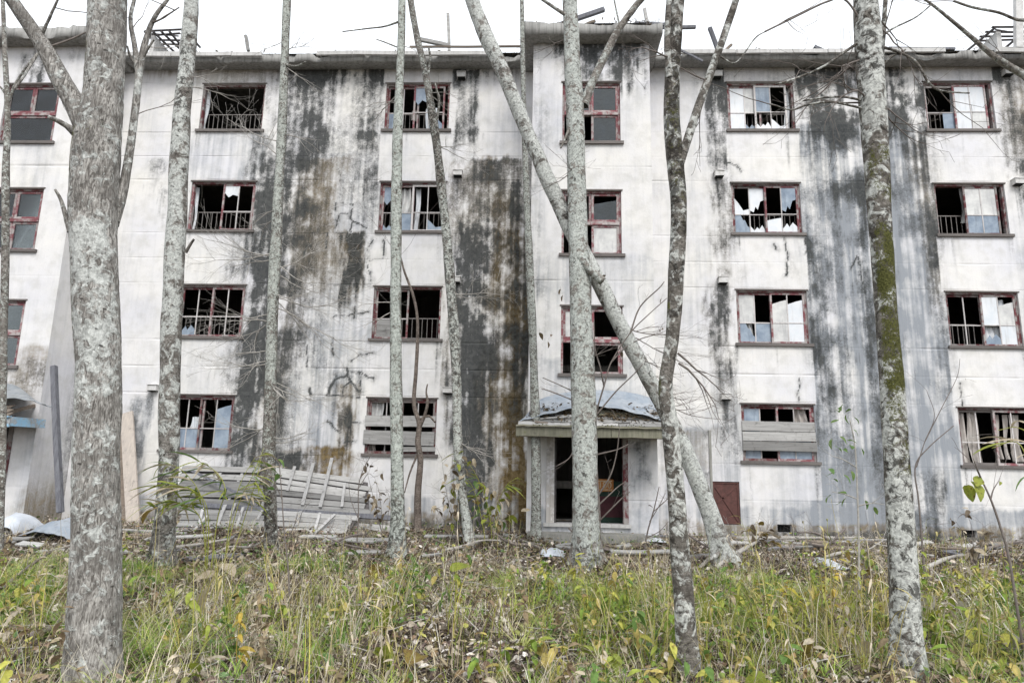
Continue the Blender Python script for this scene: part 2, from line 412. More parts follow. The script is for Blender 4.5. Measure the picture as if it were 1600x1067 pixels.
M['mossboard'] = wood('mossy_fascia_wood', (.30, .285, .23), (.17, .165, .12), paint=(.13, .15, .035), pf=.50, axis=0)
M['fascia'] = wood('mossy_streaked_fascia', (.27, .26, .205), (.12, .12, .085), paint=(.12, .135, .035), pf=.47, axis=2)
M['tindark'] = frosted('old_roof_sheet', (.20, .22, .24), (.30, .31, .32), (.10, .11, .09), .6)
M['tin'] = frosted('roof_sheet_metal', (.22, .26, .31), (.33, .355, .385), (.12, .12, .115), .6)
M['glass'] = glass_mat()
M['skytintglass'] = frosted('frosted_glass_sky_tint', (.17, .22, .29), (.32, .38, .45), (.10, .12, .15), .12)  # sky reflection put into the diffuse colour of the panes
M['white'] = frosted('white_frosted_pane', (.72, .73, .75), (.62, .66, .70), (.42, .42, .41), .35)
M['dirtywhite'] = frosted('dirty_white_pane', (.66, .66, .64), (.45, .45, .45), (.25, .25, .26), .45)
M['curtain'] = frosted('faded_curtain', (.52, .49, .46), (.40, .36, .33), (.22, .19, .17), .95)
M['rust'] = flat('brown_painted_steel', (.125, .055, .048), .6, (.07, .035, .03), 14)
M['green'] = flat('dark_green_door_paint', (.02, .05, .035), .6)
M['maroon'] = flat('maroon_door_paint', (.075, .022, .028), .6)
M['orange'] = flat('orange_plate', (.55, .24, .07), .5, (.38, .13, .04), 30)
M['ink'] = flat('plate_ink', (.035, .02, .015), .6)
M['cream'] = flat('plate_cream', (.75, .62, .42), .6)
M['ventbox'] = flat('vent_white', (.66, .65, .64), .7, (.42, .41, .39), 9)
M['black'] = flat('vent_dark', (.02, .02, .02), .9)
M['felt'] = flat('torn_roof_felt', (.10, .105, .10), .95, (.22, .22, .21), 7)
M['plastic'] = flat('white_plastic', (.62, .65, .70), .45, (.48, .52, .58), 6)
M['tile'] = flat('dark_lattice_wood', (.06, .055, .055), .9, (.13, .12, .12), 12)

# ------------------------------------------------------------------ ground
def ground():
    xs = np.concatenate([[-400, -150, -60, -30], np.arange(-20, 20.01, .12), [30, 60, 150, 400]])
    ys = np.concatenate([[-400, -150, -60, -30, -20], np.arange(-16, 1.01, .12), [8, 20, 60, 150, 400]])
    X, Y = np.meshgrid(xs, ys); Z = gz(X, Y)
    inner = (np.abs(X) < 20) & (Y > -16) & (Y < .2)
    Z = Z + np.where(inner, .05 * (fbm(X * 1.7, Y * 1.7, 0, 4, 3) - .5) + .03 * (fbm(X * 6, Y * 6, 0, 2, 9) - .5), 0)
    V = np.stack([X, Y, Z], -1).reshape(-1, 3); nx = len(xs); ny = len(ys)
    i = np.arange(ny - 1)[:, None] * nx + np.arange(nx - 1)[None]; i = i.ravel()
    me = mesh_np('ground', V, None, np.stack([i, i + 1, i + 1 + nx, i + nx], 1), True)
    g = G('forest_floor', .97, .1); c = g.co()
    n1 = g.noise(c, 1.2, 6, .6); n2 = g.noise(c, 30, 7, .75); n3 = g.vor(c, 42)
    col = g.mix(g.ramp(n1, [(.4, 0.), (.6, 1.)]), (.075, .058, .045), (.10, .085, .055))
    col = g.mix(g.ramp(n2, [(.45, 0.), (.7, 1.)]), col, (.22, .18, .145))
    col = g.mix(g.math('MULTIPLY', g.ramp(n3, [(.2, 1.), (.55, 0.)]), .5), col, (.045, .035, .03))
    g.bump(g.math('ADD', n2, n3), 1.0, .04)
    o = link('ground', me, g.done(col)); tag(o, kind='structure')
ground()

# ------------------------------------------------------------------ building
TP = -1.174                                       # front plane of the stair towers
PERIOD = 12.97
WX = {'A': -8.505, 'B': -3.882, 'C': 4.445, 'D': 9.102}
WW, WH, HEAD, FH = 1.586, 1.268, 2.758, 2.6
TWX0, TWX1, TWHEAD, TWH = .435, 1.726, 2.044, 1.479
TX0, TX1 = -.235, 2.395
ZT = 10.97
bld = thing('apartment_building', (0, 0, 0), 'derelict four storey white concrete apartment block with black streaks and broken windows', 'building')

def facade(name, x0, x1, z0, z1, Y, step, holes, joints, painter, seedz=0):
    ex = sorted({round(h[i], 4) for h in holes for i in (0, 1)}); ez = sorted({round(h[i], 4) for h in holes for i in (2, 3)})
    xs = np.arange(x0, x1 + 1e-6, step); xs[-1] = x1
    for e in ex: xs[np.argmin(np.abs(xs - e))] = e
    zs = list(np.arange(z0, z1 + 1e-6, step)); zs[-1] = z1
    zs = np.array(zs)
    for e in ez: zs[np.argmin(np.abs(zs - e))] = e
    gset = {}
    for j in joints:
        if np.min(np.abs(np.array(ez) - j)) < .03 if ez else False: continue
        zs = zs[np.abs(zs - j) > .02]; zs = np.sort(np.concatenate([zs, [j - .012, j - .005, j + .005, j + .012]]))
        gset[j] = 1
    X, Z = np.meshgrid(xs, zs); nx, nz = len(xs), len(zs)
    dep = .006 * (fbm(X * .9, Z * .9, 0, 3, 31 + seedz) - .5)
    for j in gset: dep = dep + np.where(np.abs(Z - j) < .007, .0015 + .006 * sst(.5, .7, fbm(X * 1.4, Z, 0, 2, 5)), 0)
    V = np.stack([X, np.full_like(X, Y) + dep, Z], -1).reshape(-1, 3)
    cx = (xs[1:] + xs[:-1]) / 2; cz = (zs[1:] + zs[:-1]) / 2; CX, CZ_ = np.meshgrid(cx, cz)
    keep = np.ones(CX.shape, bool)
    for (a, b, c, d) in holes: keep &= ~((CX > a) & (CX < b) & (CZ_ > c) & (CZ_ < d))
    i = (np.arange(nz - 1)[:, None] * nx + np.arange(nx - 1)[None])[keep]
    F = np.stack([i, i + 1, i + 1 + nx, i + nx], 1)
    st = painter(X.ravel(), Z.ravel())
    # reveals
    RV, RF, RS = [], [], []; n = len(V)
    for (a, b, c, d) in holes:
        yb = Y + .2; yf = Y - .003
        for q in ([(a, yf, c), (a, yb, c), (a, yb, d), (a, yf, d)], [(b, yf, c), (b, yf, d), (b, yb, d), (b, yb, c)],
                  [(a, yf, d), (a, yb, d), (b, yb, d), (b, yf, d)], [(a, yf, c), (b, yf, c), (b, yb, c), (a, yb, c)]):
            RF.append([n, n + 1, n + 2, n + 3]); RV += q; n += 4; RS += [[.12, 0, .1, 1]] * 4
    if RV:
        V = np.concatenate([V, np.array(RV)]); F = np.concatenate([F, np.array(RF)]); st = np.concatenate([st, np.array(RS)])
    me = mesh_np(name, V, None, F)
    set_attr(me, 'stain', st)
    return link(name, me, M['wall'], bld)

class Paint:
    """stain fields laid on a wall plane; positions measured on the facade"""
    def __init__(s, Y): s.Y = Y; s.S = []; s.C = []; s.K = []; s.D = []
    def S_(s, u0, u1, vr, vt, vb, ch, k, soft=.22):
        um = (u0 + u1) / 2
        s.S.append((at(u0, vr, s.Y)[0], at(u1, vr, s.Y)[0], at(um, vt, s.Y)[2], at(um, vb, s.Y)[2], ch, k, soft))
    def crack(s, pts, wd=.012, k=.9, halo=.05): s.C.append(([at(u, v, s.Y)[[0, 2]] for u, v in pts], wd, k, halo))
    def clean(s, x0, x1, z0, z1, k): s.K.append((x0, x1, z0, z1, k))
    def __call__(s, X, Z):
        out = np.zeros((len(X), 4)); out[:, 3] = 1
        wx = .34 * (fbm(X * 1.1, Z * .7, 0, 3, 11) - .5) * 2 + .26 * (fbm(X * 6, Z * .8, 0, 4, 12) - .5) * 2 + .18 * (fbm(X * 16, Z * 3.5, 0, 3, 13) - .5) * 2
        stk = fbm(X * 11, Z * .28, 0, 4, 21); stk2 = fbm(X * 3.2, Z * .35, 0, 3, 22); bl = fbm(X * 2.6, Z * 2.6, 0, 5, 23)
        zoff = (stk - .5) * 1.0
        Xw = X + wx
        for (x0, x1, zt, zb, ch, k, soft) in s.S:
            wd = x1 - x0; e = soft * wd + .02; L = zt - zb
            e = e * 1.5 if soft > .1 else e * 1.6 + .03
            fx = sst(x0 - e, x0 + e, Xw) * (1 - sst(x1 - e, x1 + e, Xw))
            zo = np.clip(zoff, -.35 * L, .35 * L)
            fz = (1 - sst(zt - .04, zt + .05, Z + wx * .3)) * sst(zb - .18 * L, zb + .3 * L, Z + zo)
            out[:, ch] = 1 - (1 - out[:, ch]) * (1 - np.clip(k * fx * fz, 0, 1))
        zs_ = lambda f, sd: (f - .5) / sd
        n1, n2, n3 = zs_(stk, .13), zs_(stk2, .15), zs_(bl, .12); n4 = zs_(fbm(X * 26, Z * .6, 0, 3, 24), .15); n5 = zs_(fbm(X * .9, Z * 1.3, 0, 4, 25), .13); n6 = zs_(fbm(X * 13, Z * 9, 0, 3, 26), .14)
        q = out[:, 0]
        out[:, 0] = np.clip(q * (1.03 + .15 * n1 + .08 * n2 + .24 * n3 + .06 * n4 + .24 * n5 + .15 * n6) - .08 * np.clip(n4 + n6, 0, 2) * q, 0, 1.25)
        out[:, 1] *= np.clip(1.05 + .22 * n1 + .25 * n3 + .12 * n6, 0, 1.25)
        out[:, 2] *= np.clip(.98 + .22 * n1 + .14 * n2 + .16 * n3 + .12 * n4 + .12 * n5, 0, 1.3)
        for (x0, x1, z0, z1, k) in s.K:
            ii = (X > x0) & (X < x1) & (Z > z0) & (Z < z1)
            out[ii, :3] *= k
        out[:, 2] = np.clip(out[:, 2] + .16 * np.clip(n5 + .5 * n3, 0, 2) * .5, 0, 1.3)            # faint patchy grime everywhere
        for (xc, wd, zt, L, k) in s.D:                                       # short drips below sills and vents
            m = (np.abs(X - xc) < wd * 3) & (Z < zt) & (Z > zt - L * 1.4)
            f = np.exp(-((X[m] - xc + .03 * (n2[m])) / wd) ** 2) * (1 - sst(.15, 1.2, (zt - Z[m]) / L + .25 * n1[m])) * k * np.clip(.7 + .4 * n4[m], 0, 1.4)
            out[m, 0] = 1 - (1 - np.clip(out[m, 0], 0, 1)) * (1 - np.clip(f, 0, 1))
        for (P, wd, k, halo) in s.C:
            d = np.full(len(X), 9.)
            xq = X + .05 * (fbm(X * 6, Z * 6, 0, 4, 44) - .5) * 2; zq = Z + .05 * (fbm(X * 9, Z * 9, 3.3, 3, 45) - .5) * 2
            for a, b in zip(P[:-1], P[1:]):
                ab = b - a; t = np.clip(((xq - a[0]) * ab[0] + (zq - a[1]) * ab[1]) / (ab @ ab + 1e-9), 0, 1)
                d = np.minimum(d, np.hypot(xq - a[0] - t * ab[0], zq - a[1] - t * ab[1]))
            vary = .45 + 1.1 * fbm(X * 3, Z * 3, 1.7, 2, 46)
            wd = wd * .62; f = np.clip(k * vary * 1.2, 0, 1) * (1 - sst(wd * .5, wd * 1.8, d)) ; h = .35 * k * vary * np.exp(-(d / halo) ** 2)
            out[:, 0] = np.clip(np.maximum(out[:, 0], np.maximum(f, h)), 0, 1)
        return np.clip(out, 0, 1.2)

P0 = Paint(0.0)
S = P0.S_
R_, G_, B_ = 0, 1, 2
# --- bay between window columns A and B
S(384, 446, 300, 200, 775, R_, .55); S(392, 438, 420, 300, 745, R_, .98); S(378, 402, 560, 420, 700, R_, .6)
S(428, 520, 300, 100, 640, R_, .46); S(446, 512, 130, 88, 215, R_, .55); S(440, 505, 230, 205, 330, R_, .42)
S(552, 597, 140, 88, 210, R_, .72, .3); S(546, 590, 240, 206, 300, R_, .5); S(500, 548, 120, 95, 130, R_, .3)
S(470, 530, 300, 245, 470, G_, .55); S(428, 470, 400, 290, 720, G_, .35); S(400, 425, 640, 560, 760, G_, .45)
S(538, 568, 400, 362, 455, R_, .8); S(536, 566, 400, 362, 470, G_, .8); S(533, 549, 440, 405, 490, R_, .85)
S(526, 546, 660, 618, 735, R_, .7); S(522, 552, 660, 600, 730, G_, .55); S(505, 535, 590, 560, 640, R_, .25)
S(440, 600, 400, 240, 720, B_, .22); S(480, 560, 560, 450, 730, B_, .40); S(476, 500, 650, 625, 715, B_, .6)
S(455, 560, 725, 702, 770, G_, .65); S(425, 470, 720, 708, 740, R_, .75); S(400, 470, 600, 520, 740, R_, .30)
S(425, 450, 520, 330, 720, R_, .35); S(452, 470, 560, 440, 700, R_, .22); S(560, 600, 330, 286, 360, R_, .18)
S(318, 432, 110, 92, 135, G_, .30); S(318, 432, 110, 92, 150, R_, .22)
S(300, 420, 240, 206, 282, B_, .55); S(392, 416, 240, 207, 300, R_, .55); S(388, 400, 400, 362, 440, B_, .6)
S(236, 262, 270, 248, 300, R_, .30); S(252, 266, 320, 296, 360, R_, .25); S(200, 232, 660, 625, 780, B_, .55); S(196, 226, 660, 620, 740, R_, .28)
S(236, 330, 104, 92, 118, G_, .3)
# --- bay between column B and the middle tower
S(712, 742, 180, 112, 255, R_, .62); S(690, 722, 250, 230, 280, R_, .2); S(700, 730, 130, 96, 130, B_, .5)
S(704, 832, 310, 250, 372, R_, .52); S(700, 832, 310, 252, 400, G_, .42); S(752, 772, 270, 244, 300, G_, .5)
S(705, 764, 450, 345, 560, R_, .75); S(716, 762, 480, 362, 820, R_, .98); S(722, 752, 700, 560, 840, R_, .95)
S(704, 728, 520, 380, 800, R_, .55); S(712, 830, 520, 360, 700, R_, .45); S(760, 830, 400, 360, 490, G_, .85); S(784, 826, 600, 440, 800, G_, .98)
S(752, 786, 620, 520, 740, G_, .32); S(740, 800, 470, 440, 535, R_, .75); S(800, 832, 350, 282, 450, R_, .68)
S(808, 832, 520, 430, 640, R_, .55); S(766, 800, 390, 360, 470, R_, .35); S(690, 714, 600, 440, 715, G_, .35)
S(744, 762, 520, 430, 720, R_, .5); S(716, 750, 560, 350, 800, R_, .8); S(764, 826, 430, 300, 760, G_, .5); S(398, 432, 500, 340, 740, R_, .6); S(690, 712, 680, 630, 800, B_, .6); S(780, 830, 760, 700, 840, G_, .5)
S(770, 815, 112, 92, 130, R_, .25); S(645, 830, 106, 92, 116, R_, .35); S(440, 650, 106, 92, 118, R_, .45)
S(790, 832, 250, 120, 260, B_, .2)
# --- right of the middle tower, vent column
S(1104, 1140, 160, 112, 215, R_, .70); S(1104, 1132, 250, 208, 275, R_, .55); S(1126, 1142, 250, 206, 282, R_, .5)
S(1114, 1142, 480, 280, 620, R_, .40); S(1112, 1146, 480, 285, 640, G_, .2); S(1120, 1140, 520, 440, 600, R_, .42)
S(1128, 1142, 680, 625, 720, R_, .3); S(1045, 1110, 700, 668, 800, B_, .5); S(1050, 1112, 700, 672, 745, G_, .18)
S(1108, 1114, 700, 672, 800, R_, .6); S(1110, 1252, 108, 92, 134, R_, .52); S(1110, 1160, 640, 580, 800, B_, .4)
S(1040, 1112, 400, 130, 660, B_, .16)
# --- bay between columns C and D
S(1250, 1464, 150, 88, 225, R_, .98, .06); S(1270, 1350, 150, 90, 200, R_, .6); S(1400, 1464, 140, 90, 170, R_, .5); S(1278, 1350, 240, 195, 330, R_, .62); S(1400, 1440, 170, 100, 230, R_, .5)
S(1246, 1474, 400, 196, 840, B_, .98, .05); S(1225, 1500, 740, 625, 840, B_, .55)
S(1266, 1298, 560, 365, 700, R_, .66); S(1250, 1275, 300, 206, 420, R_, .38); S(1300, 1320, 560, 330, 760, R_, .35)
S(1334, 1366, 500, 290, 760, R_, .58); S(1380, 1400, 500, 330, 720, R_, .30); S(1436, 1474, 300, 208, 470, R_, .46)
S(1440, 1478, 300, 210, 480, G_, .3); S(1404, 1434, 300, 250, 380, R_, .35); S(1466, 1478, 250, 206, 300, R_, .6)
S(1464, 1486, 520, 380, 640, R_, .25); S(1462, 1476, 780, 730, 830, R_, .5); S(1424, 1470, 790, 740, 840, R_, .30)
S(1560, 1640, 140, 92, 270, R_, .5); S(1572, 1640, 180, 95, 280, G_, .5); S(1586, 1640, 280, 250, 320, R_, .7)
S(1464, 1560, 108, 90, 130, R_, .55); S(1586, 1700, 500, 300, 700, B_, .3)
S(1230, 1240, 420, 395, 435, R_, .6); S(1224, 1232, 420, 380, 440, R_, .4); S(1206, 1260, 112, 95, 132, R_, .3)
# --- foot of the wall
S(180, 1700, 815, 786, 850, B_, .55, .02); S(180, 1700, 835, 812, 860, G_, .45, .02); S(180, 1700, 840, 822, 860, R_, .35, .02)
# --- cracks
def crk(sc, ox, oy, L, **k):
    P0.crack([(ox + x / sc, oy + y / sc) for x, y in L], **k)
for L, k in (([(665, 310), (675, 370)], {}), ([(795, 320), (780, 420), (800, 440), (775, 520)], dict(wd=.028, halo=.08)), ([(800, 440), (850, 462), (900, 492)], dict(wd=.022)),
             ([(620, 385), (790, 395)], dict(wd=.008, k=.6)), ([(700, 400), (665, 505)], dict(wd=.022, halo=.07)), ([(660, 315), (830, 318)], dict(wd=.008, k=.6)),
             ([(940, 580), (905, 650), (905, 780), (930, 880)], dict(wd=.012, halo=.08)), ([(1020, 580), (1015, 690)], dict(wd=.02)), ([(720, 720), (880, 730), (1020, 715)], dict(wd=.008, k=.6)),
             ([(690, 60), (700, 150)], dict(wd=.008, k=.6)), ([(740, 530), (590, 532), (280, 530)], dict(wd=.01, k=.7)), ([(600, 540), (605, 640)], dict(wd=.03, halo=.1)),
             ([(455, 620), (445, 690)], dict(wd=.02)), ([(930, 905), (690, 905), (320, 905)], dict(wd=.008, k=.6)), ([(720, 905), (730, 1010)], dict(wd=.03, halo=.09)), ([(815, 930), (810, 1020)], dict(wd=.02))):
    crk(4.6375, 380, 250, L, **k)
for L, k in (([(620, 65), (700, 55)], dict(wd=.025)), ([(740, 52), (870, 35)], dict(wd=.022)), ([(775, 0), (775, 70)], dict(wd=.028, halo=.08)), ([(625, 215), (620, 340)], dict(wd=.016)),
             ([(740, 375), (810, 330), (900, 322)], dict(wd=.018, halo=.07)), ([(570, 615), (640, 500), (720, 470), (715, 430)], dict(wd=.03, halo=.12)),
             ([(720, 470), (740, 510), (805, 590)], dict(wd=.034, halo=.12)), ([(570, 612), (690, 615), (810, 625)], dict(wd=.02)), ([(740, 510), (690, 560), (690, 620)], dict(wd=.026, halo=.1)),
             ([(745, 452), (830, 460), (910, 500)], dict(wd=.018, halo=.08)), ([(810, 460), (820, 590)], dict(wd=.014, halo=.07)), ([(585, 790), (670, 870)], dict(wd=.02)),
             ([(445, 260), (445, 420)], dict(wd=.016)), ([(720, 795), (830, 797)], dict(wd=.012)), ([(700, 930), (780, 928)], dict(wd=.012)), ([(590, 600), (640, 500)], dict(wd=.03)), ([(465, 570), (470, 610)], dict(wd=.04))):
    crk(4.446, 380, 480, L, **k)
P0.crack([(1226, 372), (1232, 398), (1228, 430)], wd=.02); P0.crack([(1256, 366), (1260, 395)], wd=.016); P0.crack([(1208, 382), (1214, 390)], wd=.02)
P0.crack([(1132, 255), (1150, 258), (1158, 268)], wd=.02); P0.crack([(1118, 270), (1122, 300), (1128, 312)], wd=.02); P0.crack([(1330, 420), (1340, 400), (1352, 460)], wd=.02)
P0.crack([(1250, 590), (1246, 640)], wd=.014); P0.crack([(1500, 600), (1506, 640)], wd=.016)
# painted spandrels under the windows stay white
for c, x in WX.items():
    for k in range(-1, 4):
        zt = HEAD + FH * k + (FH - WH) ; zb = HEAD + FH * k
        if k == -1: zb = .72; zt = HEAD - WH
        P0.clean(x - .07, x + WW + .06, zb + .01, zt - .01, .75 if (c, k) == ('A', 2) else (.55 if c == 'A' else .16))

rdp = random.Random(17)
for c, x in WX.items():
    for k in range(4):
        zs0 = HEAD + FH * k - WH - .03
        for q in range(rdp.randrange(3, 7)):
            P0.D.append((x + rdp.choice([rdp.uniform(-.06, .1), WW + rdp.uniform(-.1, .08), rdp.uniform(0, WW)]), rdp.uniform(.012, .05), zs0, rdp.uniform(.2, 1.1), rdp.uniform(.12, .42)))
for u, v in ((1121, 117), (1124, 272), (1130, 438), (1135, 620), (721, 118), (715, 271), (712, 437), (699, 610), (238, 606), (1576, 113), (1592, 284)):
    p = at(u, v, 0); P0.D.append((p[0], .07, p[2] - .08, rdp.uniform(.6, 1.2), .55))
def res_hole(c, k): return (WX[c], WX[c] + WW, HEAD + FH * k - WH, HEAD + FH * k)
holes = [res_hole(c, k) for c in WX for k in range(4)]
hatch = (at(1113, 752, 0)[0], at(1155, 752, 0)[0], .17, 1.07)
vents_low = [(5.10, 5.40, .03, .19), (8.93, 9.24, .02, .17), (-6.4, -6.1, .05, .2)]
joints = sorted([HEAD + FH * k for k in range(4)] + [HEAD + FH * k - WH for k in range(4)] + [.68] + [HEAD + FH * k + .66 for k in range(3)])
class AllJ(list): pass
# joints run on between the windows as grooves 15 mm off the window lines
joints = [j + (.045 if any(abs(j - (HEAD + FH * k)) < .01 for k in range(4)) else (-.045 if any(abs(j - (HEAD + FH * k - WH)) < .01 for k in range(4)) else 0)) for j in joints]
stairwell = [(TX0 + .12, TX1 - .12, .2, 2.5)] + [(TX0 + .12, TX1 - .12, 3.0 + FH * k, 5.3 + FH * k) for k in range(3)]   # the stairs open into the building behind the tower front
facade('wall', TX1 - PERIOD, 13.2, -.35, ZT, 0.0, .03, holes + [hatch] + vents_low + stairwell, joints, P0)

def tower(cx, tag_paint, door=True, step=.04):
    dx = cx
    PT = Paint(TP)
    if tag_paint:
        PT.S_(903, 990, 80, 52, 140, R_, .85, .12); PT.S_(880, 905, 80, 56, 126, R_, .3); PT.S_(925, 945, 80, 56, 130, B_, .6)
        PT.S_(836, 1014, 600, 560, 660, B_, .42); PT.S_(836, 870, 300, 60, 560, B_, .22); PT.S_(836, 850, 330, 60, 640, R_, .15)
        PT.S_(985, 1025, 720, 684, 840, B_, .55); PT.S_(836, 1020, 430, 400, 480, B_, .3); PT.S_(836, 1014, 64, 52, 80, R_, .32)
        PT.S_(820, 1030, 830, 796, 850, B_, .6, .03); PT.S_(1002, 1024, 760, 690, 800, R_, .18); PT.S_(994, 1020, 715, 690, 770, R_, .2)
    else:
        PT.S_(34, 72, 100, 58, 135, R_, .75, .3); PT.S_(0, 130, 62, 50, 85, R_, .25); PT.S_(20, 64, 330, 222, 292, B_, .3)
        PT.S_(0, 90, 590, 560, 620, R_, .32); PT.S_(0, 90, 590, 540, 625, G_, .35); PT.S_(30, 100, 740, 660, 840, B_, .5)
        PT.S_(40, 100, 800, 760, 840, G_, .45)
    H = [(TWX0 + dx, TWX1 + dx, TWHEAD + FH * k - TWH, TWHEAD + FH * k) for k in (1, 2, 3)]
    dz = (.16 + dx, (1.80 if tag_paint else 1.92) + dx, .20, 2.12)
    H.append(dz)
    facade('stair_tower', TX0 + dx, TX1 + dx, -.35, ZT, TP, step, H, [2.62, .66, 5.2, 7.8], PT, 3)
    # side walls
    for xs_, nm in ((TX0 + dx, -1), (TX1 + dx, 1)):
        a = at(0, 0, 0)
        zz = np.arange(-.35, ZT + .001, .12); yy = np.linspace(TP, 0, 12)
        Yg, Zg = np.meshgrid(yy, zz); V = np.stack([np.full_like(Yg, xs_), Yg, Zg], -1).reshape(-1, 3)
        i = (np.arange(len(zz) - 1)[:, None] * 12 + np.arange(11)[None]).ravel()
        me = mesh_np('tower_side_wall', V, None, np.stack([i, i + 1, i + 13, i + 12], 1))
        st = np.zeros((len(V), 4)); st[:, 3] = 1
        st[:, 2] = .30 * fbm(V[:, 1] * 3, V[:, 2] * .4, 0, 3, 8) * (1 - .6 * sst(1, 5, V[:, 2])); st[:, 1] = .5 * (1 - sst(.2, 1.0, V[:, 2])) + .06 * fbm(V[:, 1] * 5, V[:, 2] * .6, 0, 3, 18) * (1 - sst(1, 4, V[:, 2])); st[:, 0] = .5 * sst(-.5, 0, V[:, 1]) * fbm(V[:, 1] * 6, V[:, 2] * .5, 0, 3, 9)
        set_attr(me, 'stain', st); link('tower_side_wall', me, M['wall'], bld)
    return dz
doorM = tower(0, True)
doorL = tower(-PERIOD, False, step=.06)

# eaves: slab with a broken edge
def eave(x0, x1, yf, yb, zb, zt, seed):
    n = int((x1 - x0) / .09); xs = np.linspace(x0, x1, n)
    prof = []
    ragt = .05 * (fbm(xs * 3, seed, 0, 3, 61) - .5) * 2 - .06 * (fbm(xs * 1.3, seed + 3, 0, 2, 62) > .60) + .03 * (fbm(xs * 9, seed, 4, 2, 66) - .5) * 2
    ragf = .02 * (fbm(xs * 4, seed + 9, 0, 3, 63) - .5) * 2 + .05 * (fbm(xs * 2.1, seed + 5, 0, 3, 64) > .7)
    ragb = .03 * (fbm(xs * 4, seed + 2, 0, 3, 65) - .5) * 2
    V = np.zeros((n, 5, 3))
    for i, x in enumerate(xs):
        V[i] = [(x, yb, zb + .05), (x, yf + .05, zb + ragb[i]), (x, yf + ragf[i], zb + .02 + ragb[i]), (x, yf + ragf[i] * 1.4, zt + ragt[i]), (x, yb, zt + .01)]
    V = V.reshape(-1, 3); i = np.arange(n - 1) * 5; F = []
    for m in range(4): F.append(np.stack([i + m, i + m + 5, i + m + 6, i + m + 1], 1))
    F = np.concatenate(F)
    ends = [[0, 1, 2, 3], [0, 3, 4, 4]]
    F = np.concatenate([F, [[0, 1, 2, 3], [(n - 1) * 5 + 3, (n - 1) * 5 + 2, (n - 1) * 5 + 1, (n - 1) * 5]]])
    F3 = [[0, 3, 4], [(n - 1) * 5, (n - 1) * 5 + 4, (n - 1) * 5 + 3]]
    me = mesh_np('eave', V, F3, F)
    return link('eave', me, M['eave'], bld)
EZB, EZT = 10.90, 11.10
eave(-10.33, -.44, -.42, .0, EZB, EZT, 1.0)
eave(2.62, 13.25, -.42, .0, EZB, EZT, 2.0)
eave(-.46, 2.64, TP - .38, 0.01, EZB - .09, EZT + .0, 3.0)
eave(-.46 - PERIOD, 2.64 - PERIOD, TP - .38, 0.01, EZB - .09, EZT, 4.0)
# pale capping strip on the eave edge, in short pieces with gaps
xx = -10.3
while xx < 13.2:
    Ls = random.uniform(.7, 2.2)
    x1 = min(xx + Ls, 13.2)
    if not (-.5 < x1 and xx < 2.66) and random.random() < .82:
        mb = MB(); mb.bar((xx, -.495, 11.06 + random.uniform(-.012, .015)), (x1 - .015, -.495, 11.06 + random.uniform(-.012, .015)), .06, .10, (0, 0, 1), 3, .004)
        mb.build('capping_strip', M['pale'], bld)
    xx = x1

# roof, back, floors, partitions
mb = MB(); mb.box(-13.5, 13.2, 0.02, 8, 10.93, 11.09); mb.build('roof', M['felt'], bld)
mb = MB(); mb.box(-13.5, 13.2, 7.8, 8, -.3, 10.93); mb.build('rear_wall', M['pale'], bld)
for q in ((12.95, 13.2, .02), (-13.7, -13.5, TP)):
    mb = MB(); mb.box(q[0], q[1], q[2], 7.8, -.3, 10.93); mb.build('gable_wall', M['pale'], bld)
for k in range(4):
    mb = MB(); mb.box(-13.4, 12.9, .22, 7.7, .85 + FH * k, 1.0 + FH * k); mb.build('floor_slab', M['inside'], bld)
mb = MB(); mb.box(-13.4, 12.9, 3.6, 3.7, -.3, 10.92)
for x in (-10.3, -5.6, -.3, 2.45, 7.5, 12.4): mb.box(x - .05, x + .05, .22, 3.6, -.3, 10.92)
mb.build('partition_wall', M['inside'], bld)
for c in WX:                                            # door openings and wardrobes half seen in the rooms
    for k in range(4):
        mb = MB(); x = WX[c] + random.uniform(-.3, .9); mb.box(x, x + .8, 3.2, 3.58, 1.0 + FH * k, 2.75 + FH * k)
        mb.build('cupboard', M['maroon'] if k % 2 else M['tile'], bld)

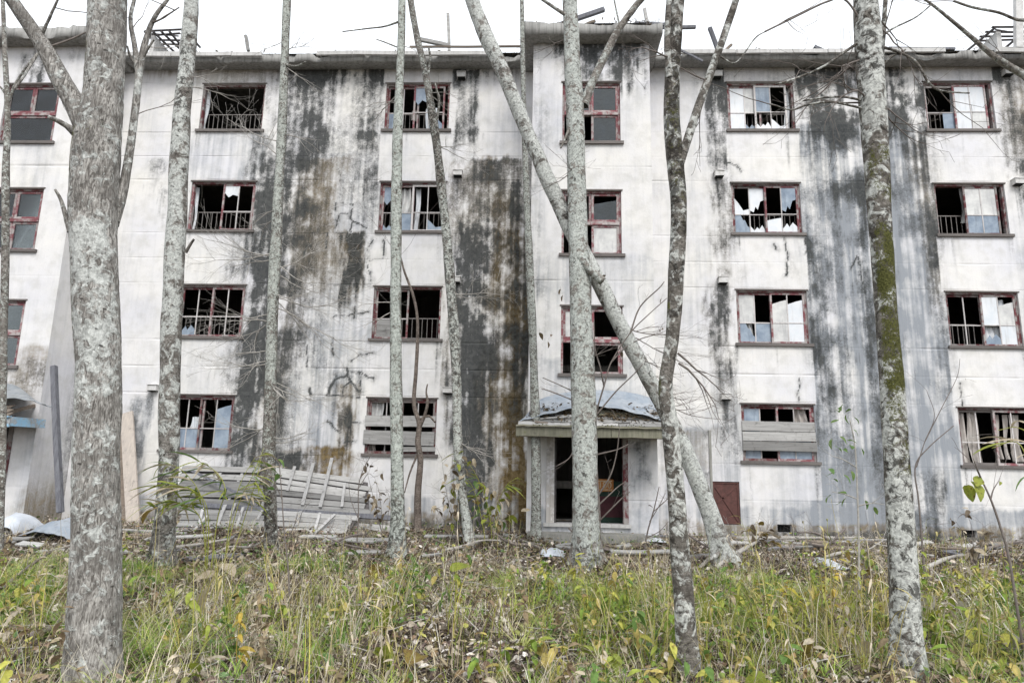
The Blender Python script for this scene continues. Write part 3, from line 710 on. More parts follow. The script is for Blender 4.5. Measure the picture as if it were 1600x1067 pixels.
# ------------------------------------------------------------------ windows
def window(x, zh, ww, hh, Y, kind, spec, label=None):
    z0 = zh - hh; f = .045
    mb = MB()
    mb.box(x, x + ww, Y + .04, Y + .14, zh - f, zh - .002)
    win = mb.build('window', M['redh'], bld)
    if label: win['label'] = label
    fm = M[spec.get('frame', 'red')]
    for a in (x + .002, x + ww - f):
        m2 = MB(); m2.box(a, a + f - .002, Y + .042, Y + .138, z0 + .035, zh - f - .001); m2.build('jamb', fm, win)
    m2 = MB(); m2.box(x - .06, x + ww + .07, Y - .055, Y + .14, z0 - .03, z0 + .033, .003); m2.build('sill', M['sill'], win)
    m2 = MB(); m2.box(x - .03, x + ww + .03, Y - .022, Y + .04, zh + .001, zh + .028, .002); m2.build('head_recess_shade', M['sill'], win)  # dark strip stands in for the shaded recess line over the window
    zi0, zi1 = z0 + .035, zh - f - .002
    if kind == 'res':
        xm = x + ww / 2
        for s, (a, b, yy) in enumerate(((x + f, xm + .022, Y + .092), (xm - .022, x + ww - f, Y + .05))):
            st = spec.get('sash', 'LR')
            if 'LR'[s] not in st: continue
            off = spec.get('off', (0, 0))[s]; a += off; b += off
            sw = .042; zr = zi0 + (zi1 - zi0) * .41
            m3 = MB(); y2 = yy + .034
            m3.box(a, a + sw, yy, y2, zi0, zi1); m3.box(b - sw, b, yy, y2, zi0, zi1)
            m3.box(a + sw + .001, b - sw - .001, yy + .002, y2 - .002, zi1 - .045, zi1 - .001); m3.box(a + sw + .001, b - sw - .001, yy + .002, y2 - .002, zi0 + .001, zi0 + .055)
            m3.build('sash', M[spec.get('sashmat', ('red', 'pink'))[s]], win)
            c = (a + b) / 2; nomun = spec.get('nomun', '')
            m4 = MB()
            if 'LR'[s] not in nomun: m4.box(c - .011, c + .011, yy + .006, yy + .028, zi0 + .056, zi1 - .046)
            m4.box(a + sw + .001, b - sw - .001, yy + .004, yy + .03, zr - .011, zr + .011); m4.build('muntin', M['muntin'], win)
            cells = [(a + sw + .001, c - .012, zr + .012, zi1 - .046), (c + .012, b - sw - .001, zr + .012, zi1 - .046),
                     (a + sw + .001, c - .012, zi0 + .056, zr - .012), (c + .012, b - sw - .001, zi0 + .056, zr - .012)]
            for ci, cell in enumerate(cells):
                q = spec['cells'][s][ci] if spec.get('cells') else 'o'
                pane(q, cell, yy + .014, win)
    else:                                             # stair window: two by two heavy pink lights
        xm = x + ww / 2; zm = z0 + hh * .5
        m3 = MB(); m3.box(x + f, x + ww - f, Y + .03, Y + .13, zm - .035, zm + .035); m3.build('transom', M['pink'], win)
        for r in (0, 1):
            for cc in (0, 1):
                a = x + f + .002 if cc == 0 else xm + .004; b = xm - .004 if cc == 0 else x + ww - f - .002
                c0 = zm + .037 if r == 0 else zi0 + .002; d0 = zi1 - .002 if r == 0 else zm - .037
                q = spec['cells'][r * 2 + cc]
                if q == '-': continue
                if q == 'W':
                    if cc == 1: continue
                    b = x + ww - f - .002
                m4 = MB(); sw = .05; yy = Y + .06
                m4.box(a, a + sw, yy, yy + .04, c0, d0); m4.box(b - sw, b, yy, yy + .04, c0, d0)
                m4.box(a + sw + .001, b - sw - .001, yy + .002, yy + .038, d0 - .05, d0 - .001); m4.box(a + sw + .001, b - sw - .001, yy + .002, yy + .038, c0 + .001, c0 + .055)
                m4.build('sash', M['pink'], win)
                pane('g' if q == 'W' else q, (a + sw + .001, b - sw - .001, c0 + .056, d0 - .051), yy + .018, win)
    if spec.get('rail'):
        a, b = spec['rail']; a = x + ww * a; b = x + ww * b; m5 = MB(); yr = Y + .24; zt = z0 + hh * .44
        m5.box(a, b, yr, yr + .025, zt, zt + .022); m5.box(a, b, yr + .002, yr + .022, z0 + .09, z0 + .108)
        xb = a + .05
        while xb < b: m5.box(xb, xb + .013, yr + .005, yr + .018, z0 + .109, zt - .001); xb += .118
        m5.build('railing', M['iron'], win)
    for (fx0, fx1, fz0, fz1, tl) in spec.get('boards', []):
        m6 = MB(); zc = z0 + hh * (fz0 + fz1) / 2; th = hh * (fz1 - fz0)
        m6.bar((x + ww * fx0, Y - .022 + random.uniform(-.004, .004), zc - tl), (x + ww * fx1, Y - .022 + random.uniform(-.004, .004), zc + tl), .024, th, (0, 0, 1), 6, .004)
        m6.build('board', M['board'], win)
    for (fx0, fx1, fz0, fz1, key) in spec.get('cloth', []):
        n = 18; xs = np.linspace(x + ww * fx0, x + ww * fx1, n); zs = np.linspace(z0 + hh * fz0, z0 + hh * fz1, 7)
        X, Z = np.meshgrid(xs, zs); tt = (Z - zs[0]) / (zs[-1] - zs[0])
        Yc = Y + .19 + .03 * np.sin((X - x) * 46 + 2 * np.sin(Z * 3)) + .01 * np.sin(X * 17 + Z * 5)
        X = X + (1 - tt) * .05 * np.sin(Z * 4 + x)
        V = np.stack([X, Yc, Z], -1).reshape(-1, 3); i = (np.arange(6)[:, None] * n + np.arange(n - 1)[None]).ravel()
        V = np.concatenate([V, V + [0, .006, 0]]); F = np.stack([i, i + 1, i + 1 + n, i + n], 1)
        me = mesh_np('curtain', V, None, np.concatenate([F, F[:, ::-1] + 7 * n]), True); link('curtain', me, M[key], win)
    return win
SH = {'s1': [(0, 0), (1, 0), (1, .12), (.8, .42), (.6, .18), (.45, .3), (.25, .1), (0, .35)], 's2': [(0, 0), (1, 0), (1, .3), (.7, .55), (.45, .28), (.3, .5), (.12, .3), (0, .2)],
      's3': [(0, 1), (0, .45), (.2, .3), (.5, .5), (.8, .42), (1, .75), (1, 1)], 's4': [(0, 1), (0, .72), (.3, .55), (.6, .66), (1, .6), (1, 1)],
      's5': [(0, 1), (0, .15), (.25, .08), (.4, .3), (.55, .18), (.75, .5), (1, .55), (1, 1)], 's6': [(0, 0), (1, 0), (1, .28), (.85, .35), (.7, .7), (.55, .72), (.4, 1), (0, 1)],
      's7': [(0, 0), (1, 0), (1, .2), (.6, .15), (.25, .45), (0, .62)], 's8': [(0, 1), (0, .4), (1, .05), (1, 1)], 's9': [(0, 0), (1, 0), (1, .82), (.55, .76), (0, .66)]}
def pane(q, cell, y, win):
    if q in ('o', '-'): return
    a, b, c, d = cell; mat = {'g': 'glass', 'b': 'skytintglass', 'w': 'white', 'd': 'dirtywhite', 'p': 'board'}.get(q[0], 'white')
    poly = [(0, 0), (1, 0), (1, 1), (0, 1)]
    if len(q) > 1: poly = SH[q[1:]]
    m = MB(); m.prism([(a + (b - a) * px, c + (d - c) * pz) for px, pz in poly], y, y + .005); m.build('pane', M[mat], win)

SPEC = {
 ('A', 3): dict(sash='', rail=(.03, .97), cloth=[(.0, .07, .02, .95, 'white')]),
 ('A', 2): dict(sash='R', rail=(.03, .97), cells=[None, ['ws4', 'o', 'o', 'o']], frame='pink', cloth=[(.01, .06, .0, .95, 'white')]),
 ('A', 1): dict(sash='LR', rail=(.03, .97), cells=[['o', 'o', 'bs2', 'o'], ['o', 'o', 'o', 'o']]),
 ('A', 0): dict(sash='LR', off=(.05, 0), cells=[['o', 'o', 'b', 'b'], ['o', 'bs9', 'o', 'b']], sashmat=('pink', 'red'), cloth=[(.34, .47, .4, .62, 'white')]),
 ('B', 3): dict(sash='LR', off=(0, -.08), cells=[['o', 'o', 'b', 'o'], ['bs3', 'o', 'o', 'bs2']], rail=(.03, .97), cloth=[(.62, .82, .02, .55, 'white'), (.4, .5, .3, .52, 'curtain')], sashmat=('pink', 'pink')),
 ('B', 2): dict(sash='LR', cells=[['bs3', 'o', 'bs1', 'b'], ['o', 'o', 'o', 'bs7']], rail=(.03, .97), cloth=[(.53, .60, .02, .93, 'white'), (.30, .45, .36, .92, 'dirtywhite')], sashmat=('pink', 'muntin')),
 ('B', 1): dict(sash='L', cells=[['o', 'o', 'p', 'o']], rail=(.3, .98), sashmat=('red', 'pink')),
 ('B', 0): dict(sash='LR', cells=[['o', 'o', 'o', 'o'], ['o', 'o', 'o', 'o']], boards=[(-.01, .99, .50, .69, .005), (-.02, .98, .18, .42, -.012), (.45, 1.0, .07, .15, .01)], sashmat=('redh', 'redh'), frame='redh',
                cloth=[(.04, .22, .62, .96, 'dirtywhite'), (.02, .12, .02, .18, 'curtain'), (.45, .95, .2, .42, 'curtain')]),
 ('C', 3): dict(sash='LR', off=(0, -.12), cells=[['w', 'd', 'w', 'bs1'], ['b', 'o', 'ws1', 'ws7']], rail=(.3, .97), sashmat=('pink', 'muntin'), cloth=[(.9, .98, .02, .95, 'white'), (.05, .3, .1, .95, 'white')]),
 ('C', 2): dict(sash='LR', cells=[['ws7', 'ws5', 'bs6', 'ws1'], ['o', 'bs5', 'ws9', 'ws2']], rail=(.03, .97), sashmat=('red', 'pink')),
 ('C', 1): dict(sash='LR', cells=[['d', 'o', 'bs6', 'b'], ['ds9', 'ws9', 'd', 'w']], rail=(.2, .97), sashmat=('pink', 'pink'), cloth=[(.56, .96, .03, .68, 'white'), (.03, .26, .1, .9, 'dirtywhite')]),
 ('C', 0): dict(sash='LR', cells=[['b', 'o', 'b', 'o'], ['o', 'o', 'b', 'b']], boards=[(.0, .985, .535, .70, -.004), (.0, .99, .37, .525, .003), (.0, 1.0, .20, .355, -.006)], sashmat=('redh', 'pink'), cloth=[(.74, .93, .7, .95, 'curtain')]),
 ('D', 3): dict(sash='LR', off=(0, -.08), cells=[['o', 'o', 'o', 'b'], ['w', 'w', 'w', 'd']], rail=(.03, .5), sashmat=('muntin', 'pink'), cloth=[(.44, .96, .03, .95, 'white')], nomun='L'),
 ('D', 2): dict(sash='R', off=(0, -.1), cells=[None, ['d', 'd', 'b', 'b']], rail=(.03, .45), sashmat=('red', 'red'), cloth=[(.42, .94, .3, .96, 'dirtywhite')]),
 ('D', 1): dict(sash='LR', cells=[['o', 'o', 'o', 'o'], ['w', 'ds9', 'bs2', 'w']], rail=(.03, .5), sashmat=('red', 'red'), cloth=[(.53, .88, .03, .9, 'white')]),
 ('D', 0): dict(sash='LR', cells=[['o', 'o', 'o', 'o'], ['o', 'o', 'o', 'o']], sashmat=('sill', 'pink'), cloth=[(.08, .16, .05, .92, 'curtain'), (.19, .33, .05, .95, 'curtain'), (.56, .62, .14, .9, 'curtain'), (.66, .72, .14, .9, 'curtain'), (.75, .88, .1, .9, 'curtain')]),
}
LBL = {('B', 0): 'window boarded over with three warped grey planks', ('C', 0): 'window with three level grey boards across its middle'}
for (c, k), sp in SPEC.items(): window(WX[c], HEAD + FH * k, WW, WH, 0.0, 'res', sp, LBL.get((c, k)))
for k, cells in ((3, ['g', 'g', '-', 'g']), (2, ['o', 'gs9', '-', 'd']), (1, ['d', 'o', '-', 'o'])):
    window(TWX0, TWHEAD + FH * k, TWX1 - TWX0, TWH, TP, 'stair', dict(cells=cells, frame='pink'))
for k, cells in ((3, ['g', 'g', 'W', 'W']), (2, ['g', 'g', 'g', 'g']), (1, ['g', 'g', '-', 'g'])):
    window(TWX0 - PERIOD, TWHEAD + FH * k, TWX1 - TWX0, TWH, TP, 'stair', dict(cells=cells, frame='red'))

# ------------------------------------------------------------------ vents, hatch, low vents
def vent(x, z, w_=.21, broken=False):
    mb = MB(); mb.box(x - w_ / 2, x + w_ / 2, -.15, -.001, z - .055, z + .06, .006)
    mb.box(x - w_ / 2 - .012, x + w_ / 2 + .012, -.165, -.001, z + .062, z + .078, .004)
    v = mb.build('vent_box', M['ventbox'], bld)
    m2 = MB(); m2.box(x - w_ / 2 + .015, x + w_ / 2 - .015, -.135, -.01, z - .075, z - .057); m2.build('vent_opening_shade', M['black'], v)  # near-black slab stands in for the shaded opening under the box
for u, v in ((1121, 117), (1124, 272), (1130, 438), (1135, 620), (721, 118), (715, 271), (712, 437), (699, 610), (238, 606), (1576, 113), (1592, 284)):
    p = at(u, v, -.1); vent(p[0], p[2])
mb = MB(); mb.box(hatch[0] + .01, hatch[1] - .01, .03, .06, hatch[2] + .01, hatch[3] - .01); hd = mb.build('hatch_door', M['rust'], bld)
for a, b in (((hatch[0] + .02, hatch[3] - .05), (hatch[1] - .03, hatch[2] + .05)), ((hatch[0] + .1, hatch[2] + .45), (hatch[1] - .03, hatch[3] - .08))):
    m2 = MB(); m2.bar((a[0], .022, a[1]), (b[0], .022, b[1]), .014, .035, (0, 0, 1)); m2.build('brace', M['rust'], hd)
m2 = MB()
for q in ((hatch[0] + .012, hatch[0] + .045, hatch[2] + .012, hatch[3] - .012), (hatch[1] - .045, hatch[1] - .012, hatch[2] + .012, hatch[3] - .012)): m2.box(q[0], q[1], .012, .029, q[2], q[3])
m2.box(hatch[0] + .046, hatch[1] - .046, .014, .029, hatch[3] - .045, hatch[3] - .012); m2.box(hatch[0] + .046, hatch[1] - .046, .014, .029, hatch[2] + .012, hatch[2] + .045); m2.build('hatch_frame', M['rust'], hd)
for (a, b, c, d) in vents_low:
    m2 = MB(); m2.box(a, b, .10, .13, c, d)
    for k in range(1, 4): m2.box(a + (b - a) * k / 4 - .008, a + (b - a) * k / 4 + .008, .06, .08, c, d)
    m2.build('foundation_vent', M['black'], bld)
pp = at(1110, 672, 0)                                       # shallow rendered pad and its edge, right of the tower
mb = MB(); mb.box(pp[0] - .045, pp[0], -.03, -.002, .15, pp[2], .004); mb.build('render_edge', M['step'], bld)

# ------------------------------------------------------------------ entrances
def entrance(dx, dz, main):
    y = TP
    # door frame
    mb = MB(); mb.box(dz[0] - .0, dz[0] + .16, y - .03, y + .16, dz[2], dz[3]); fr = mb.build('door_frame', M['whitewood'], bld)
    m2 = MB(); m2.box(dz[1] - .10, dz[1], y - .02, y + .14, dz[2], dz[3]); m2.build('door_post', M['red'], fr)
    m2 = MB(); m2.box(dz[0] + .161, dz[1] - .101, y + .01, y + .12, dz[3] - .08, dz[3]); m2.build('door_lintel', M['red'], fr)
    m2 = MB(); m2.box(dz[0] + .161, dz[0] + .2, y + .02, y + .09, dz[2], dz[3] - .081); m2.build('door_stop', M['tile'], fr)
    # sill and step
    m2 = MB(); m2.box(dz[0] - .05, dz[1] + .05, y - .06, y + .18, dz[2] - .07, dz[2] - .002, .004); m2.build('threshold', M['pale'], bld)
    m2 = MB(); m2.box(dz[0] - .35, dz[1] + .45, y - .85, y - .02, -.4, .04, .012); m2.build('entrance_step', M['step'], bld)
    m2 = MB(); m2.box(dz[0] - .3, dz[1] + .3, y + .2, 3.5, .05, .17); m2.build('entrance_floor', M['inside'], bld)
    # canopy
    pL = at(806, 668, y - .98); pR = at(1033, 668, y - .98); zb = at(930, 683, y - .98)[2]; zt = at(930, 666, y - .98)[2]
    x0, x1 = pL[0] + dx, 2.14 - pL[0] + dx; yf = y - .98
    mb = MB(); mb.box(x0 + .06, x1 - .06, yf + .05, y - .005, zb + .04, zb + .10); can = mb.build('canopy', M['oldboard'], bld)
    # fascia boards, the front one in three lengths
    xs = [x0, x0 + (x1 - x0) * .36, x0 + (x1 - x0) * .6, x1]
    for a, b in zip(xs[:-1], xs[1:]):
        m2 = MB(); m2.bar((a + .004, yf, (zb + zt) / 2 - .02 + random.uniform(-.008, .008)), (b - .004, yf, (zb + zt) / 2 - .02 + random.uniform(-.008, .008)), .03, zt - zb - .03, (0, 0, 1), 6, .006)
        m2.build('fascia_board', M['fascia'] if main else M['bluewood'], can)
        m2 = MB(); m2.bar((a + .002, yf - .02, zt - .01 + random.uniform(-.008, .006)), (b - .002, yf - .02, zt - .01 + random.uniform(-.008, .006)), .09, .03, (0, 0, 1), 8, .006)
        m2.build('edge_board', M['mossboard'] if main else M['bluewood'], can)
    for xq in (x0 + .015, x1 - .015):
        m2 = MB(); m2.bar((xq, yf + .02, (zb + zt) / 2), (xq, y - .01, (zb + zt) / 2 + .02), .03, zt - zb - .02, (0, 0, 1), 4, .004); m2.build('side_fascia', M['fascia'] if main else M['bluewood'], can)
    # sloping roof boards between fascia and sheet
    nb = 3
    for k in range(nb):
        t0 = k / nb; ya = yf + .03 + .14 * k; za = zt + .03 + .085 * k
        segs = sorted([x0 + .04 + .1 * k, x0 + (x1 - x0) * random.uniform(.3, .5), x0 + (x1 - x0) * random.uniform(.6, .8), x1 - .04 - .1 * k])
        for a, b in zip(segs[:-1], segs[1:]):
            m2 = MB(); m2.bar((a + .005, ya + random.uniform(-.015, .015), za + random.uniform(-.012, .012)), (b - .008, ya + random.uniform(-.02, .02), za + random.uniform(-.015, .02)), .17, .022, (0, -.5, 1), 6, .008)
            m2.build('roof_board', M['board'] if main else M['oldboard'], can)
    # buckled metal sheet on top
    if main:
        bot = [(811, 658, .08), (835, 651, .1), (868, 643, .14), (900, 636, .2), (935, 633, .22), (975, 640, .18), (1010, 649, .12), (1040, 657, .08)]
        top = [(836, 628, .9), (850, 621, .95), (872, 615, .965), (900, 611, .965), (935, 609, .965), (972, 611, .965), (1000, 616, .95), (1022, 623, .9)]
    else:
        bot = [(-140, 640, .1), (-90, 632, .15), (-40, 626, .2), (0, 622, .22), (30, 622, .2), (55, 627, .15), (70, 632, .1), (82, 636, .06)]
        top = [(-130, 612, .9), (-90, 606, .95), (-50, 602, .965), (-20, 598, .965), (0, 597, .965), (20, 600, .95), (32, 606, .9), (40, 612, .86)]
    Bp = np.array([at(u, v, yf + q) for u, v, q in bot]); Tp = np.array([at(u, v, yf + q) for u, v, q in top])
    nn = 25; ts = np.linspace(0, len(bot) - 1, nn); Bp = np.stack([np.interp(ts, range(len(bot)), Bp[:, i]) for i in range(3)], 1); Tp = np.stack([np.interp(ts, range(len(top)), Tp[:, i]) for i in range(3)], 1)
    rows = 8; V = []
    for r in range(rows):
        t = r / (rows - 1); q = Bp * (1 - t) + Tp * t
        q = q + np.stack([0 * ts, 0 * ts, -.05 * math.sin(math.pi * t) + .014 * np.sin(ts * 5.5) * (1 - t)], 1); V.append(q)
    V = np.concatenate(V); V = np.concatenate([V, V - [0, 0, .012]])
    i = (np.arange(rows - 1)[:, None] * nn + np.arange(nn - 1)[None]).ravel(); F = np.stack([i, i + 1, i + 1 + nn, i + nn], 1)
    n0 = rows * nn; e = np.arange(nn - 1); rim = np.stack([e + 1, e, e + n0, e + 1 + n0], 1)
    me = mesh_np('roof_sheet', V, None, np.concatenate([F, F[:, ::-1] + n0, rim]), True); link('roof_sheet', me, M['tin' if main else 'tindark'], can)
    # rafters carrying the sheet
    for k in range(4):
        xr = x0 + .3 + (x1 - x0 - .6) * k / 3
        m2 = MB(); m2.bar((xr, yf + .2, zt + .06), (xr, y - .01, zt + .48 - .12 * abs(k - 1.5)), .05, .07, (0, 0, 1)); m2.build('rafter', M['oldboard'], can)
    return can, zt, yf, x0, x1
def roof_rubble(can, zt, yf, x0, x1):
    mb = MB(); rr = random.Random(12)
    for k in range(520):
        t = rr.random() ** .8; x = rr.uniform(x0 + .1 + .25 * t, x1 - .1 - .25 * t); q = np.array([x, yf + .05 + .5 * t, zt + .07 + .36 * t + rr.uniform(0, .06)])
        if rr.random() < .6 or x > (x0 + x1) / 2 - .2:
            V, F = leaf_shape(rr.uniform(.04, .12), rr.uniform(.03, .07), 4, .3, rr.uniform(.2, 1.4), .3, k); mb.add(V @ rot_mat(rr.uniform(0, 6.28), rr.uniform(-1, .6), rr.uniform(-.8, .8)).T + q, F)
    o = mb.build('roof_litter', M['tleaf'], can); o['kind'] = 'stuff'
    mb = MB()
    for k in range(420):
        x = rr.uniform(x0, x1)
        if fbm(np.array([x * 2.2]), np.array([.5]), 0, 3, 171)[0] < .47: continue
        q = np.array([x, yf + rr.uniform(-.075, .05), zt + rr.uniform(.0, .03)]); V, F = leaf_shape(rr.uniform(.02, .05), rr.uniform(.012, .03), 3, .3, rr.uniform(.2, 1.8), .3, k); mb.add(V @ rot_mat(rr.uniform(0, 6.28), rr.uniform(-1.2, .8), rr.uniform(-.8, .8)).T + q, F)
    o = mb.build('edge_moss', M['moss'], can); o['kind'] = 'stuff'
    for k in range(16):
        t = rr.random(); x = rr.uniform(x0 + .2, x1 - .7); a = np.array([x, yf + .05 + .35 * t, zt + .07 + .26 * t]); b = a + np.array([rr.uniform(.3, .75), rr.uniform(-.1, .12), rr.uniform(-.05, .07)])
        m2 = MB(); m2.bar(a, b, rr.uniform(.03, .09), .014, (0, -.5, 1), 3, .006); m2.build('loose_slat', M[rr.choice(['board', 'oldboard', 'mossboard'])], can)
canM = entrance(0, doorM, True)
canL = entrance(-PERIOD, doorL, False)
# inner door leaf with the orange number plate
pa = at(925, 745, -.62); pb = at(976, 815, -.62)
mb = MB(); mb.box(pa[0], pb[0] + .02, -.62, -.58, .19, 1.02); leaf = mb.build('door_leaf', M['green'], bld)
m2 = MB(); m2.box(pa[0] + .06, pb[0] - .03, -.632, -.621, .3, .72); m2.build('door_panel', M['maroon'], leaf)
m2 = MB(); m2.box(pa[0] - .035, pa[0] - .002, -.64, -.57, .19, 2.1); m2.build('door_stile', M['tile'], leaf)
c = at(945, 758, -.66)
def number_plate(c):
    y = -.66; w_, h_ = .36, .25
    o = thing('number_plate', (c[0], y, c[2]), 'small orange plate with the number 180 inside the dark doorway', 'sign')
    mb = MB(); mb.box(c[0] - w_ / 2, c[0] + w_ / 2, y, y + .015, c[2] - h_ / 2, c[2] + h_ / 2); mb.build('plate', M['orange'], o)
    m2 = MB()
    for q in ((-w_ / 2 + .03, w_ / 2 - .03, h_ / 2 - .045, h_ / 2 - .028), (-w_ / 2 + .03, w_ / 2 - .03, -h_ / 2 + .028, -h_ / 2 + .045)): m2.box(c[0] + q[0], c[0] + q[1], y - .006, y - .001, c[2] + q[2], c[2] + q[3])
    m2.build('plate_border', M['cream'], o)
    cu = bpy.data.curves.new('digits', 'FONT'); cu.body = '180'; cu.size = .19; cu.extrude = .003; cu.align_x = 'CENTER'; cu.align_y = 'CENTER'
    d = bpy.data.objects.new('digits', cu); COL.objects.link(d)
    dg = bpy.context.evaluated_depsgraph_get(); me = bpy.data.meshes.new_from_object(d.evaluated_get(dg)); bpy.data.objects.remove(d)
    d = bpy.data.objects.new('digits', me); COL.objects.link(d); me.materials.clear(); me.materials.append(M['cream']); d.parent = o
    d.rotation_euler = (math.pi / 2, 0, 0); d.location = (0, -.005, 0)
number_plate(c)

# ------------------------------------------------------------------ things on the roof
def roof_stick(u0, v0, u1, v1, Y, wpx, mat, label, name='roof_beam', cat='beam', th=None):
    a = at(u0, v0, Y); b = at(u1, v1, Y); wd = wpx * mpx(Y)
    a[2] = max(a[2], 11.02)
    mb = MB(); mb.bar(a - np.array([0, 0, 0]), b, th or wd, wd, (0, 0, 1) if abs(b[2] - a[2]) < abs(b[0] - a[0]) * 2 else (1, 0, 0), 4, .006)
    o = mb.build(name, M[mat], None, a); tag(o, label, cat)
roof_stick(868, 42, 944, 15, TP + .2, 7, 'postwood', 'long dark beam tilted up from the middle tower roof')
roof_stick(902, 44, 930, 33, TP + .1, 4, 'oldboard', 'short broken lath lying under the tilted tower beam')
roof_stick(1013, 42, 1007, 14, TP + .5, 5, 'board', 'short upright stump on the middle tower roof', 'roof_post', 'post')
roof_stick(992, 37, 1038, 39, TP - .2, 5, 'postwood', 'curled dark strip on the right edge of the tower roof')
roof_stick(1030, 43, 1087, 43, TP + .1, 5, 'postwood', 'dark stick poking out right of the tower roof')
roof_stick(1122, 80, 1109, 44, -.2, 6, 'postwood', 'leaning dark beam standing on the right eave by the forked trunk')
roof_stick(1128, 84, 1143, 70, -.3, 4, 'oldboard', 'short snapped stick beside the leaning roof beam')
roof_stick(702, 80, 700, 22, -.1, 5, 'board', 'tall pale post standing on the roof left of the leaning trunk', 'roof_post', 'post')
roof_stick(656, 62, 702, 72, -.1, 6, 'board', 'grey board lying tilted against the tall roof post')
roof_stick(640, 74, 820, 73, -.3, 3, 'oldboard', 'thin dark lath lying along the roof edge left of the tower')
roof_stick(388, 80, 384, 56, .2, 5, 'board', 'small stump standing on the roof above the left windows', 'roof_post', 'post')
roof_stick(1272, 73, 1290, 82, -.35, 5, 'postwood', 'small dark slab tipped on the right eave')
roof_stick(1388, 76, 1492, 77, -.35, 4, 'postwood', 'long dark batten along the eave above the last windows')
roof_stick(1062, 78, 1098, 96, -.6, 3, 'postwood', 'thin dark rod slipping off the eave right of the tower')
def felt(u0, u1, v, Y, label, seed):
    a = at(u0, v, Y); b = at(u1, v, Y); n = 40; xs = np.linspace(a[0], b[0], n); V = []
    for r in range(4):
        V.append(np.stack([xs, np.full(n, Y + .12 * r), EZT + .02 + (.07 * fbm(xs * 3, r * .7, seed, 3, 71) + .02) * (1 if r in (1, 2) else .1)], 1))
    V = np.concatenate(V); i = (np.arange(3)[:, None] * n + np.arange(n - 1)[None]).ravel()
    F = np.stack([i, i + 1, i + 1 + n, i + n], 1); V = np.concatenate([V, V - [0, 0, .02]])
    me = mesh_np('roof_felt', V, None, np.concatenate([F, F[:, ::-1] + 4 * n]), False)
    tag(link('roof_felt', me, M['felt']), label, 'roofing felt')
felt(235, 620, 76, -.4, 'torn roofing felt rucked up along the eave left of centre', 1.1)
felt(700, 822, 76, -.4, 'ragged felt lip on the eave just left of the middle tower', 2.3)
felt(1080, 1330, 76, -.4, 'crumpled felt and dead moss on the eave right of the tower', 3.7)
felt(1335, 1640, 76, -.4, 'torn felt edge along the far right eave', 4.9)
felt(836, 1010, 38, TP - .3, 'mossy felt edge on the middle tower roof', 5.5)
def hut(name, u0, u1, vt, vb, Y, label):
    a = at(u0, vt, Y); b = at(u1, vb, Y); o = thing(name, ((a[0] + b[0]) / 2, Y + .8, 11.09), label, 'rooftop hut')
    z1 = a[2]
    mb = MB(); mb.box(a[0], a[0] + .12, Y, Y + 1.6, 11.05, z1); mb.box(b[0] - .12, b[0], Y, Y + 1.6, 11.05, z1); mb.box(a[0] + .12, b[0] - .12, Y + 1.5, Y + 1.6, 11.05, z1)
    mb.box(a[0] + .12, b[0] - .12, Y, Y + .1, 11.05, 11.05 + (z1 - 11.05) * .72); mb.build('hut_wall', M['pale'], o)
    rl = MB(); rh = random.Random(u0)
    for k in range(6):
        if rh.random() < .8:
            x = a[0] - .1 + (b[0] - a[0] + .2) * k / 5; rl.bar((x, Y - .15, z1 + .02), (x + rh.uniform(-.1, .1), Y + rh.uniform(.7, 1.7), z1 + rh.uniform(.08, .2)), .05, .04, (0, 0, 1))
    for k in range(4):
        x0_ = a[0] - rh.uniform(.1, .2); rl.bar((x0_, Y - .12 + .25 * k, z1 + .05 + .04 * k), (b[0] + rh.uniform(-.4, .2), Y - .1 + .25 * k + rh.uniform(-.1, .1), z1 + .06 + .04 * k + rh.uniform(-.03, .05)), .06, .025, (0, 0, 1))
    rl.bar((a[0], Y, z1 + .06), (a[0] + .6, Y + .3, z1 + .19), .03, .03, (0, 0, 1))
    rl.build('roof_lattice', M['tile'], o)
hut('rooftop_hut', 236, 286, 56, 80, 1.2, 'white rooftop hut with bare dark roof battens at left')
hut('rooftop_hut', 1556, 1680, 50, 74, 1.0, 'ruined white rooftop hut with broken roof at right corner')
roof_stick(1592, 76, 1590, -30, .8, 12, 'ventbox', 'thick white flue standing beside the right rooftop hut', 'roof_flue', 'flue', .12)

# ------------------------------------------------------------------ trees
M['bark_big'] = bark('ridged_grey_bark', (.115, .105, .095), (.48, .46, .43), (.56, .575, .55), ridge=1, lich=.545, spot=14)
M['bark_pale'] = bark('pale_lichen_bark', (.085, .074, .065), (.36, .335, .305), (.48, .505, .475), lich=.522, spot=10)
M['bark_spot'] = bark('spotted_pale_bark', (.075, .066, .058), (.33, .31, .285), (.52, .535, .51), lich=.515, spot=7)
M['bark_scaly'] = bark('scaly_grey_bark', (.062, .053, .046), (.29, .265, .24), (.44, .465, .43), lich=.52, spot=40)
M['bark_green'] = bark('green_grey_bark', (.085, .077, .066), (.33, .315, .285), (.44, .47, .435), lich=.52, spot=14)
M['bark_dark'] = bark('mottled_dark_bark', (.05, .044, .038), (.26, .24, .215), (.55, .56, .53), lich=.520, spot=12)
M['bark_mid'] = bark('grey_bark', (.08, .07, .06), (.33, .31, .285), (.50, .525, .49), lich=.53, spot=28)
M['bark_brown'] = bark('brown_young_bark', (.085, .068, .058), (.27, .23, .20), (.36, .36, .34), lich=.64, spot=30)
M['twig'] = flat('twig_bark', (.20, .175, .16), .9, (.12, .10, .09), 20)
M['twigpale'] = flat('pale_twig_bark', (.44, .42, .39), .9, (.24, .22, .20), 20)
M['tleaf'] = leaf_mat('withered_leaf', (.10, .075, .05), (.16, .12, .07), (.06, .045, .035), .2)
M['yleaf'] = leaf_mat('yellow_green_leaf', (.30, .33, .05), (.22, .27, .05), (.14, .10, .03), .35)
